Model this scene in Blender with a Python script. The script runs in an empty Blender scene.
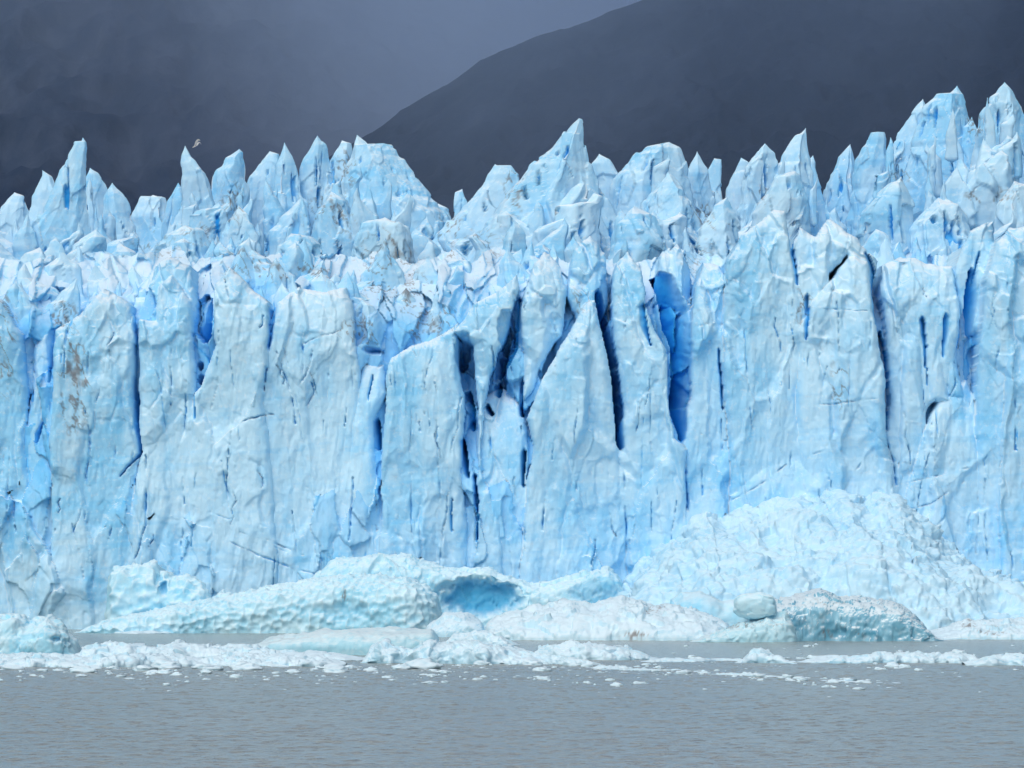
import bpy, bmesh, math, random
import numpy as np

# ------------------------------------------------------------------ set-up
S = bpy.context.scene
C = S.collection
F, H, YH = 4096.0, 7.0, 572.0          # focal length in px, eye height, horizon row
D0 = 500.0                             # distance of the ice front
rng = np.random.default_rng(7)
random.seed(7)

def wx(px, Y): return (np.asarray(px, float) - 512.0) * Y / F
def wz(py, Y): return H + (YH - np.asarray(py, float)) * Y / F

# ------------------------------------------------------------------ noise
def _hash(i, j, k, s):
    h = (i.astype(np.uint32) * np.uint32(374761393) + j.astype(np.uint32) * np.uint32(668265263)
         + k.astype(np.uint32) * np.uint32(2147483647 ^ 0x5bd1e995) + np.uint32((s * 1274126177) & 0xffffffff))
    h = (h ^ (h >> np.uint32(13))) * np.uint32(1274126177)
    h = (h ^ (h >> np.uint32(16))) * np.uint32(2246822519)
    return h ^ (h >> np.uint32(15))

def rnd(i, j, k, s):
    return _hash(i, j, k, s).astype(np.float32) * np.float32(1.0 / 4294967296.0)

def vnoise(P, s=0):
    P = np.asarray(P, np.float32)
    fl = np.floor(P); f = P - fl; u = f * f * f * (f * (f * 6 - 15) + 10)
    I = fl.astype(np.int64)
    out = 0
    for a in (0, 1):
        wa = u[:, 0] if a else 1 - u[:, 0]
        for b in (0, 1):
            wb = u[:, 1] if b else 1 - u[:, 1]
            for c in (0, 1):
                wc = u[:, 2] if c else 1 - u[:, 2]
                out = out + wa * wb * wc * rnd(I[:, 0] + a, I[:, 1] + b, I[:, 2] + c, s)
    return out * 2 - 1

def fbm(P, s=0, octv=4, gain=0.5, lac=2.03):
    P = np.asarray(P, np.float32); a = 1.0; t = 0; n = 0
    for o in range(octv):
        t = t + a * vnoise(P + 17.3 * o, s + 101 * o); n += a; a *= gain; P = P * lac
    return t / n

def worley(P, s=0, tilt=1.0):
    """cells with a random plane each: (plane offset -1..1, F1, F2-F1, cell random)"""
    P = np.asarray(P, np.float32)
    I = np.floor(P).astype(np.int64)
    n = len(P)
    f1 = np.full(n, 9.0, np.float32); f2 = np.full(n, 9.0, np.float32)
    off = np.zeros(n, np.float32); cr = np.zeros(n, np.float32)
    for a in (-1, 0, 1):
        for b in (-1, 0, 1):
            for c in (-1, 0, 1):
                ii, jj, kk = I[:, 0] + a, I[:, 1] + b, I[:, 2] + c
                dx = P[:, 0] - (ii + rnd(ii, jj, kk, s)).astype(np.float32)
                dy = P[:, 1] - (jj + rnd(ii, jj, kk, s + 1)).astype(np.float32)
                dz = P[:, 2] - (kk + rnd(ii, jj, kk, s + 2)).astype(np.float32)
                d = np.sqrt(dx * dx + dy * dy + dz * dz)
                near = d < f1
                f2 = np.where(near, f1, np.minimum(f2, d))
                if near.any():
                    q = np.nonzero(near)[0]
                    r0 = rnd(ii[q], jj[q], kk[q], s + 3) * 2 - 1
                    t1 = rnd(ii[q], jj[q], kk[q], s + 4) * 2 - 1
                    t2 = rnd(ii[q], jj[q], kk[q], s + 5) * 2 - 1
                    t3 = rnd(ii[q], jj[q], kk[q], s + 6) * 2 - 1
                    off[q] = 0.5 * r0 + tilt * (t1 * dx[q] + t2 * dy[q] + t3 * dz[q])
                    cr[q] = r0
                f1 = np.where(near, d, f1)
    return off, f1, f2 - f1, cr

def sstep(a, b, x):
    t = np.clip((x - a) / (b - a), 0, 1)
    return t * t * (3 - 2 * t)

# ------------------------------------------------------------------ object helpers
def set_attr(me, name, arr):
    at = me.attributes.new(name, 'FLOAT', 'POINT')
    at.data.foreach_set('value', np.asarray(arr, np.float32))

def mesh_np(name, V, Fq, mat, attrs=None, parent=None, smooth=True, loc=(0, 0, 0)):
    V = np.asarray(V, np.float32); Fq = np.asarray(Fq, np.int32)
    me = bpy.data.meshes.new(name)
    k = Fq.shape[1]
    me.vertices.add(len(V)); me.vertices.foreach_set('co', V.ravel())
    me.loops.add(Fq.size); me.loops.foreach_set('vertex_index', Fq.ravel())
    me.polygons.add(len(Fq))
    me.polygons.foreach_set('loop_start', np.arange(0, Fq.size, k, dtype=np.int32))
    me.polygons.foreach_set('loop_total', np.full(len(Fq), k, np.int32))
    me.polygons.foreach_set('use_smooth', np.full(len(Fq), smooth, bool))
    me.update(calc_edges=True)
    for a, arr in (attrs or {}).items(): set_attr(me, a, arr)
    me.materials.append(mat)
    o = bpy.data.objects.new(name, me); C.objects.link(o)
    o.location = loc
    if parent: o.parent = parent
    return o

def tag(o, label, cat, group=None, kind=None):
    o['label'] = label; o['category'] = cat
    if group: o['group'] = group
    if kind: o['kind'] = kind
    return o

def empty(name, loc):
    o = bpy.data.objects.new(name, None); C.objects.link(o); o.location = loc
    return o

def grid_faces(nu, nv, wrap=False):
    """index of vertex = i*nv + j"""
    i = np.arange(nu - 1)[:, None]
    j = np.arange(nv if wrap else nv - 1)[None, :]
    j2 = (j + 1) % nv
    a = i * nv + j; b = (i + 1) * nv + j; c = (i + 1) * nv + j2; d = i * nv + j2
    return np.stack([a, b, c, d], -1).reshape(-1, 4)

def grid_normals(G, wrap=False):
    du = np.gradient(G, axis=0)
    if wrap:
        dv = (np.roll(G, -1, 1) - np.roll(G, 1, 1)) * 0.5
    else:
        dv = np.gradient(G, axis=1)
    n = np.cross(du, dv)
    return n / (np.linalg.norm(n, axis=2, keepdims=True) + 1e-9)

# ------------------------------------------------------------------ materials
class NT:
    def __init__(self, name):
        self.m = bpy.data.materials.new(name); self.m.use_nodes = True
        self.t = self.m.node_tree; self.t.nodes.clear()
        self.out = self.t.nodes.new('ShaderNodeOutputMaterial')
    def n(self, typ, **kw):
        nd = self.t.nodes.new(typ)
        for k, v in kw.items():
            if k.startswith('i_'):
                nd.inputs[k[2:].replace('_', ' ')].default_value = v
            else: setattr(nd, k, v)
        return nd
    def l(self, a, b): self.t.links.new(a, b)
    def noise(self, vec, scale, detail=4, rough=0.55, dist=0.0):
        nd = self.n('ShaderNodeTexNoise'); nd.inputs['Scale'].default_value = scale
        nd.inputs['Detail'].default_value = detail; nd.inputs['Roughness'].default_value = rough
        nd.inputs['Distortion'].default_value = dist
        self.l(vec, nd.inputs['Vector']); return nd.outputs['Fac']
    def mapping(self, vec, sc=(1, 1, 1), rot=(0, 0, 0)):
        nd = self.n('ShaderNodeMapping'); nd.inputs['Scale'].default_value = sc; nd.inputs['Rotation'].default_value = rot
        self.l(vec, nd.inputs['Vector']); return nd.outputs['Vector']
    def ramp(self, fac, a, b):
        nd = self.n('ShaderNodeMapRange', interpolation_type='SMOOTHSTEP')
        nd.inputs['From Min'].default_value = a; nd.inputs['From Max'].default_value = b
        self.l(fac, nd.inputs['Value']); return nd.outputs['Result']
    def math(self, op, a, b):
        nd = self.n('ShaderNodeMath', operation=op, use_clamp=False)
        for k, v in enumerate((a, b)):
            if isinstance(v, (int, float)): nd.inputs[k].default_value = v
            else: self.l(v, nd.inputs[k])
        return nd.outputs[0]
    def mix(self, fac, a, b):
        nd = self.n('ShaderNodeMix', data_type='RGBA')
        if isinstance(fac, (int, float)): nd.inputs[0].default_value = fac
        else: self.l(fac, nd.inputs[0])
        for idx, v in ((6, a), (7, b)):
            if isinstance(v, tuple): nd.inputs[idx].default_value = (*v, 1)
            else: self.l(v, nd.inputs[idx])
        return nd.outputs[2]
    def attr(self, name):
        return self.n('ShaderNodeAttribute', attribute_name=name).outputs['Fac']

def ice_material(name, pale, mid, white, deep=(0.04, 0.46, 0.90), dirtc=(0.17, 0.145, 0.135), rough=0.6, spec=0.2, sss=0.0,
                 rad=(0.25, 1.2, 2.6), bump=0.13, white_at=(0.55, 1.05), fine=1.6, crusty=0.8, edge=0.7):
    """the broad veining and painted crevasse blue are stored on the mesh (tone, fresh, dirt); the fine grain is noise"""
    T = NT(name)
    tc = T.n('ShaderNodeTexCoord').outputs['Object']
    geo = T.n('ShaderNodeNewGeometry')
    sep = T.n('ShaderNodeSeparateXYZ'); T.l(geo.outputs['True Normal'], sep.inputs[0])
    fin = T.noise(tc, fine, 6, 0.66)
    col = T.mix(T.attr('tone'), pale, mid)
    col = T.mix(T.math('MULTIPLY', T.ramp(fin, 0.50, 0.72), 0.38), col, white)
    crust = T.ramp(T.math('ADD', T.math('MULTIPLY', sep.outputs['Z'], 0.8), T.math('MULTIPLY', fin, 0.5)), *white_at)
    col = T.mix(T.math('MULTIPLY', crust, crusty), col, white)
    col = T.mix(T.math('MULTIPLY', T.ramp(geo.outputs['Pointiness'], 0.515, 0.60), edge), col, white)
    col = T.mix(T.ramp(T.math('ADD', T.attr('deep_blue'), T.math('MULTIPLY', T.math('SUBTRACT', fin, 0.5), 0.25)), 0.05, 1.0), col, deep)  # compact ice's own blue, plus crevasse light scatter put into the colour
    col = T.mix(T.math('MULTIPLY', T.attr('dirt'), 0.8), col, dirtc)
    bs = T.n('ShaderNodeBsdfPrincipled')
    T.l(col, bs.inputs['Base Color'])
    bs.inputs['Roughness'].default_value = rough
    bs.inputs['Specular IOR Level'].default_value = spec
    bs.inputs['Subsurface Weight'].default_value = sss; bs.inputs['Subsurface Radius'].default_value = rad; bs.inputs['Subsurface Scale'].default_value = 1.0
    b1 = T.noise(T.mapping(tc, (1, 1, 0.6)), fine * 2.0, 5, 0.7, 0.3)
    bp = T.n('ShaderNodeBump'); bp.inputs['Strength'].default_value = bump; bp.inputs['Distance'].default_value = 0.5
    T.l(b1, bp.inputs['Height']); T.l(bp.outputs['Normal'], bs.inputs['Normal'])
    T.l(bs.outputs[0], T.out.inputs['Surface'])
    return T.m

def ice_attrs(W, deep_blue, dirt, k=1.0, seed=900):
    """veins and stains from world positions; k = scale of the pattern"""
    W = np.asarray(W, np.float32) * k
    az = 1.0 if k == 1.0 else .35
    big = fbm(W / [12, 12, 26 * az], seed, 4); flu = fbm(W / [1.6, 1.6, 6.0 * az], seed + 1, 5)
    st = fbm(np.stack([W[:, 0] * .12 + W[:, 2] * .05, W[:, 1] * .12, W[:, 2] * 1.1 - W[:, 0] * .10], 1), seed + 2, 4)
    med = fbm(W / [3.2, 3.2, 5.0 * az], seed + 6, 3)
    tone = sstep(-.30, .36, .55 * big + .35 * flu + .35 * med) * .8 + .26 * sstep(.12, .4, st)
    dirt = np.asarray(dirt, np.float32)
    if dirt.max() > .01:
        ve = np.abs(fbm(np.stack([W[:, 0] + .5 * W[:, 2], W[:, 1], W[:, 2] * .55 - .2 * W[:, 0]], 1) / 1.7, seed + 3, 4))
        bl = fbm(W / [1.0, 1.0, 1.5], seed + 4, 4)
        dirt = np.clip(sstep(.075, .0, ve) * sstep(.08, .5, dirt) + sstep(.42, .85, bl * .8 + dirt * .45) * .9, 0, 1) * sstep(.02, .2, dirt)
    return {'deep_blue': deep_blue, 'dirt': dirt, 'tone': np.clip(tone, 0, 1)}

M_ICE = ice_material('glacier_ice', (0.50, 0.775, 0.945), (0.245, 0.625, 0.92), (0.78, 0.89, 0.955))
M_APRON = ice_material('crushed_ice', (0.52, 0.79, 0.945), (0.36, 0.69, 0.92), (0.64, 0.84, 0.95), white_at=(.6, 1.15), crusty=.7, sss=0)
M_BERG = ice_material('berg_ice', (0.52, 0.80, 0.92), (0.29, 0.68, 0.885), (0.68, 0.86, 0.94), deep=(0.04, 0.38, 0.66), fine=2.2, white_at=(0.5, 1.05))
M_WHITE = ice_material('white_brash', (0.55, 0.78, 0.90), (0.38, 0.69, 0.86), (0.68, 0.85, 0.94), fine=3.0, white_at=(0.3, 0.9), sss=0)
M_TEAL = ice_material('teal_ice', (0.44, 0.73, 0.85), (0.32, 0.64, 0.78), (0.72, 0.86, 0.90), fine=1.5, rough=0.35, white_at=(0.6, 1.1))
M_GLASS = ice_material('clear_ice', (0.30, 0.60, 0.75), (0.10, 0.36, 0.53), (0.76, 0.88, 0.93), deep=(0.035, 0.22, 0.34), fine=1.3, rough=0.3, spec=0.45, white_at=(0.55, 0.85), bump=0.08)

# ------------------------------------------------------------------ stains of moraine dust on the ice (real positions on the glacier)
DIRT = [(430, 318, 26, 18, 1.0), (362, 330, 22, 14, .9), (385, 265, 28, 34, .8), (412, 292, 18, 18, 1.0), (482, 240, 26, 16, .42), (448, 228, 16, 22, .6),
        (240, 262, 26, 14, .7), (270, 268, 26, 14, .8), (315, 268, 18, 9, 1.0), (75, 385, 14, 46, 1.0), (62, 315, 16, 14, .8), (4, 340, 9, 50, .9), (330, 215, 30, 30, .55),
        (705, 215, 12, 12, .9), (722, 228, 10, 5, 1.0), (990, 195, 22, 8, 1.0), (975, 125, 10, 10, .9), (905, 175, 16, 6, .8), (800, 305, 14, 20, .55),
        (838, 385, 10, 30, .6), (232, 205, 12, 22, .8), (345, 170, 14, 24, .6), (200, 235, 20, 12, .6), (580, 300, 16, 20, .4), (150, 240, 30, 16, .4), (700, 250, 20, 16, .4),
        (760, 195, 10, 10, .8), (515, 190, 12, 26, .7)]
def dirt_at(px, py):
    t = np.zeros(len(px), np.float32)
    for a, b, c, d, w in DIRT:
        t = np.maximum(t, w * np.exp(-((px - a) / c) ** 2 - ((py - b) / d) ** 2))
    return t
def dirt_world(V):   # V in world space
    return dirt_at(512 + V[:, 0] * F / V[:, 1], YH - (V[:, 2] - H) * F / V[:, 1])

GL = empty('glacier', (0, D0, 0))
tag(GL, 'huge pale blue glacier front with jagged pinnacles rising sheer from the grey water', 'glacier')
GLO = np.array([0, D0, 0], np.float32)

# ------------------------------------------------------------------ the ice wall: slabs and pillars carved into one cliff
def poly_sdf(X, Y, poly):
    """signed distance (inside positive)"""
    p = np.asarray(poly, np.float32); n = len(p)
    d = np.full(X.shape, 1e9, np.float32); ins = np.zeros(X.shape, bool)
    for i in range(n):
        x1, y1 = p[i]; x2, y2 = p[(i + 1) % n]
        ex, ey = x2 - x1, y2 - y1
        t = np.clip(((X - x1) * ex + (Y - y1) * ey) / (ex * ex + ey * ey + 1e-9), 0, 1)
        d = np.minimum(d, np.hypot(X - x1 - t * ex, Y - y1 - t * ey))
        c = (y1 > Y) != (y2 > Y)
        if ey != 0:
            ins ^= c & (X < ex * (Y - y1) / ey + x1)
    return np.where(ins, d, -d)

SLABS = [  # outline, depth behind the front (m), tilt
 ([(-110, 300), (-40, 280), (0, 300), (20, 330), (24, 400), (30, 650), (-120, 650)], 1.0, .02),
 ([(28, 345), (40, 328), (50, 330), (46, 380), (60, 420), (60, 650), (24, 650), (24, 420)], 2.6, -.02),
 ([(56, 330), (75, 315), (100, 290), (128, 300), (132, 330), (133, 400), (137, 450), (134, 478), (144, 650), (50, 650), (52, 420)], 0.0, .02),
 ([(137, 318), (154, 318), (156, 285), (170, 275), (190, 300), (193, 345), (194, 400), (200, 480), (200, 650), (130, 650), (133, 500), (138, 450), (138, 390)], 0.6, .02),
 ([(200, 385), (214, 345), (215, 285), (225, 266), (245, 282), (268, 300), (270, 350), (266, 400), (275, 500), (280, 650), (184, 650), (188, 480), (192, 392)], -0.6, -.02),
 ([(256, 352), (276, 300), (300, 285), (320, 290), (345, 283), (350, 300), (358, 380), (355, 480), (350, 650), (262, 650), (260, 480), (255, 400)], 0.8, .02),
 ([(358, 362), (383, 362), (385, 395), (373, 420), (375, 470), (390, 650), (340, 650), (345, 480)], 1.3, .0),
 ([(386, 375), (392, 355), (420, 345), (440, 335), (457, 322), (460, 360), (465, 420), (463, 470), (470, 650), (377, 650), (382, 470), (384, 420)], -1.5, .02),
 ([(452, 332), (475, 305), (505, 285), (518, 270), (520, 290), (511, 330), (501, 350), (490, 378), (484, 410), (480, 470), (500, 520), (505, 650), (478, 650), (475, 520), (480, 440), (475, 385), (476, 345), (462, 338)], -0.8, -.03),
 ([(523, 300), (532, 262), (545, 248), (560, 262), (567, 290), (562, 335), (540, 360), (532, 390), (524, 400)], 1.6, .03),
 ([(536, 392), (545, 368), (560, 350), (575, 320), (588, 299), (597, 300), (602, 330), (610, 370), (616, 420), (621, 470), (626, 560), (628, 650), (516, 650), (526, 490), (532, 450), (527, 420)], -2.6, .02),
 ([(612, 285), (618, 260), (628, 250), (642, 268), (646, 300), (655, 325), (666, 350), (670, 400), (672, 440), (684, 450), (688, 560), (690, 650), (614, 650), (612, 470), (622, 420), (614, 340)], -1.6, -.02),
 ([(691, 330), (695, 280), (705, 258), (722, 262), (732, 290), (732, 345), (732, 360), (732, 430), (734, 500), (734, 650), (676, 650), (676, 470), (690, 400)], 0.2, .02),
 ([(726, 260), (740, 235), (762, 218), (772, 206), (784, 205), (790, 240), (795, 290), (805, 310), (804, 345), (798, 400), (800, 440), (830, 495), (830, 650), (728, 650), (728, 420), (724, 350)], -1.0, .02),
 ([(797, 330), (822, 290), (838, 265), (855, 252), (867, 262), (872, 300), (873, 330), (883, 370), (885, 440), (892, 490), (890, 650), (800, 650), (798, 500), (796, 440), (796, 390)], -1.9, -.02),
 ([(891, 400), (886, 345), (881, 300), (885, 265), (905, 255), (955, 262), (960, 300), (958, 340), (961, 385), (950, 390), (930, 410), (905, 480), (902, 650), (876, 650), (876, 480)], 0.8, .0),
 ([(899, 430), (902, 330), (910, 304), (920, 307), (922, 330), (923, 372), (928, 440), (926, 530), (898, 530)], -0.2, .02),
 ([(929, 405), (927, 330), (934, 312), (943, 316), (944, 357), (950, 405)], 0.1, -.02),
 ([(948, 402), (947, 350), (950, 318), (957, 330), (960, 380), (964, 402)], 0.3, .02),
 ([(905, 500), (920, 440), (945, 395), (968, 378), (975, 400), (984, 480), (996, 650), (890, 650)], -0.9, .02),
 ([(974, 400), (981, 330), (985, 280), (996, 245), (1010, 228), (1030, 222), (1060, 225), (1130, 245), (1130, 650), (985, 650), (977, 480)], -2.0, -.015),
 ([(1000, 420), (1004, 340), (1015, 320), (1035, 315), (1060, 340), (1070, 650), (996, 650)], -3.0, .02),
 ([(728, 495), (787, 436), (808, 450), (820, 475), (834, 497), (820, 560), (728, 560)], -2.3, .01),
 ([(789, 250), (800, 222), (815, 233), (830, 214), (848, 228), (862, 236), (880, 262), (872, 310), (850, 320), (850, 252), (830, 270), (815, 345), (788, 325)], 0.4, .02),
 ([(140, 300), (150, 262), (165, 250), (185, 262), (195, 300), (190, 330), (150, 330)], 4.0, .0),
 ([(955, 270), (972, 228), (1000, 214), (1000, 300), (986, 335), (962, 330)], 3.0, .0),
 ([(478, 400), (500, 384), (524, 402), (528, 490), (518, 650), (478, 650)], 1.4, .0),
 ([(655, 300), (662, 250), (680, 235), (694, 262), (692, 320), (675, 300)], 6.5, .0),
 ([(566, 300), (572, 250), (590, 232), (606, 250), (610, 300), (600, 330), (580, 330)], 3.2, .02),
]
CRACKS = [  # polyline (px, py, half width px), depth m
 ([(132, 312, 1.5), (135, 340, 2.0), (136, 366, 2.2), (135, 391, 1.4), (135, 405, 2.2), (136, 426, 2.4), (139, 452, 1.8), (128, 466, 1.2), (120, 475, .8)], 7),
 ([(53, 338, 2), (50, 358, 2.2), (47, 380, 1.6)], 6), ([(26, 345, 2.5), (25, 372, 3.2), (28, 400, 2.6)], 4), ([(41, 424, 1.2), (37, 434, 2.6), (36, 442, 1.4)], 5),
 ([(271, 285, 4), (272, 310, 4), (270, 340, 2.5), (269, 352, 1.5)], 3.9), ([(267, 368, 1.2), (265, 392, 1)], 3.5),
 ([(278, 352, 1), (283, 366, 1), (288, 384, 1), (292, 404, 1), (295, 424, .9)], 2.2), ([(313, 350, .9), (311, 362, 1), (305, 376, 1), (298, 385, .8)], 2), ([(311, 382, .9), (313, 392, 1.2), (306, 405, 1.2), (304, 418, .8)], 2),
 ([(184, 435, .8), (183, 460, 1), (184, 503, .8)], 2.2), ([(145, 455, .8), (146, 490, 1.1), (147, 525, .9), (136, 560, .6)], 2.4), ([(193, 395, 1.3), (194, 418, .9)], 4),
 ([(352, 478, .9), (351, 517, 1.2), (349, 540, .7)], 2.5), ([(376, 490, .8), (376, 530, 1)], 2.5),
 ([(365, 349, 4.5), (378, 350, 4)], 8), ([(377, 420, 2.8), (378, 448, 3.0)], 8), ([(368, 398, 1), (371, 376, 1.3)], 4),
 ([(462, 334, 4), (464, 360, 5), (468, 384, 5)], 3.9), ([(468, 392, 3), (472, 412, 3.2), (474, 428, 2.5)], 10),
 ([(520, 296, 1.5), (518, 320, 3), (514, 345, 5), (504, 366, 5), (500, 376, 2)], 7), ([(499, 384, 3.2), (498, 394, 3.2)], 10), ([(488, 406, 2.5), (491, 413, 3)], 10),
 ([(523, 380, 1.8), (523, 415, 1.8)], 8), ([(523, 452, 2.2), (523, 485, 1.8)], 9), ([(464, 441, 2.2), (466, 458, 2.6), (469, 476, 1.6)], 10), ([(475, 476, 1.6), (477, 500, 2.0), (476, 540, 1.2)], 8),
 ([(452, 500, .9), (452, 530, 1.1)], 4), ([(500, 505, 1), (498, 540, 1)], 3), ([(545, 500, .8), (544, 530, .9)], 2.5),
 ([(598, 290, 3.5), (603, 315, 4), (609, 345, 4), (614, 380, 3.5), (618, 420, 4), (621, 447, 3)], 15),
 ([(623, 452, 1.2), (625, 500, 1), (628, 560, .9), (629, 585, .8)], 2.5),
 ([(643, 306, 3), (645, 326, 3.5), (650, 345, 1)], 5),
 ([(662, 270, 9), (672, 305, 11), (680, 345, 10), (680, 385, 7), (679, 415, 5.5), (681, 440, 3)], 16),
 ([(685, 455, 1.6), (686, 480, 1.8), (689, 530, 1)], 2.5),
 ([(719, 350, 1.2), (722, 376, 1.8), (724, 408, 1.2)], 6), ([(722, 420, .8), (722, 450, .8)], 2),
 ([(788, 198, 1.5), (790, 225, 2.5), (792, 250, 3), (797, 283, 2.2)], 5), ([(807, 298, 2.2), (807, 320, 2.8), (805, 340, 1.5)], 5),
 ([(868, 252, 2), (874, 272, 2.8), (874, 300, 3), (874, 325, 2)], 5), ([(881, 332, 1.5), (886, 350, 2.2), (888, 390, 2.6), (888, 428, 1.8)], 11), ([(886, 438, 1), (893, 460, 1.2), (896, 485, 1.1)], 3),
 ([(924, 318, 2), (926, 345, 2.4), (926, 366, 1.6)], 6), ([(946, 316, 2.5), (945, 335, 2.2), (944, 356, 1)], 4), ([(928, 368, 1), (928, 384, 1)], 4),
 ([(974, 270, 4), (972, 300, 6), (968, 325, 5.5), (964, 350, 3.4), (963, 377, 2)], 10), ([(984, 252, 1.2), (977, 272, 1.5), (975, 282, 1)], 4),
 ([(724, 503, .8), (755, 487, .9), (787, 465, .7)], 1.2), ([(840, 493, .9), (852, 472, .9), (868, 456, .8), (884, 447, .7)], 1.4), ([(812, 455, .7), (828, 450, .8), (834, 430, .6)], 1.0),
 ([(903, 484, .7), (935, 477, .8), (968, 468, .6)], 1.2), ([(900, 515, .7), (930, 503, .7), (965, 482, .6)], 1.2), ([(808, 406, .5), (840, 403, .7), (880, 400, .6)], .9), ([(808, 312, .6), (845, 311, .7), (872, 313, .5)], .8),
 ([(228, 542, .6), (260, 556, 1.0), (300, 571, 1.1), (320, 577, .7)], 1.0), ([(240, 532, .6), (285, 552, .7), (330, 562, .5)], .5), ([(190, 505, .6), (230, 520, .7)], .4),
 ([(700, 445, .7), (703, 495, .8)], 1.6), ([(985, 480, .9), (986, 560, .9)], 2), ([(937, 400, .7), (935, 470, .7)], 1.5), ([(1012, 395, .8), (1014, 450, .8)], 2), ([(8, 440, .8), (6, 520, .8)], 2),
 ([(413, 400, .8), (410, 470, .8), (412, 540, .8)], 1.6), ([(436, 420, .7), (440, 520, .7)], 1.3), ([(580, 370, .6), (574, 440, .7), (578, 520, .6)], 1.2), ([(648, 380, .7), (650, 450, .8)], 1.4), ([(232, 350, .6), (240, 440, .7)], 1.0), ([(322, 420, .6), (326, 520, .8)], 1.2),
 ([(90, 430, .8), (86, 520, .7)], 1.6), ([(158, 370, .5), (166, 450, .6)], .8), ([(745, 330, .6), (748, 400, .7)], 1.1), ([(850, 340, .6), (846, 420, .7)], 1.0), ([(1045, 300, 2), (1048, 420, 2)], 6), ([(-40, 320, 2), (-38, 420, 2)], 6),
]
HOLLOWS = [  # cx, cy, rx, ry, depth, fresh
 (140, 300, 14, 17, 5, .55), (202, 316, 9.5, 25, 10, .95), (198, 364, 3, 4, 5, .9), (199, 377, 4, 5, 5, .9), (464, 350, 9, 20, 5, .5), (508, 330, 10, 22, 5, .6), (690, 270, 6, 30, 5, .5), (606, 300, 7, 30, 6, .5),
 (382, 235, 10, 14, 3, .4)]

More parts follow.
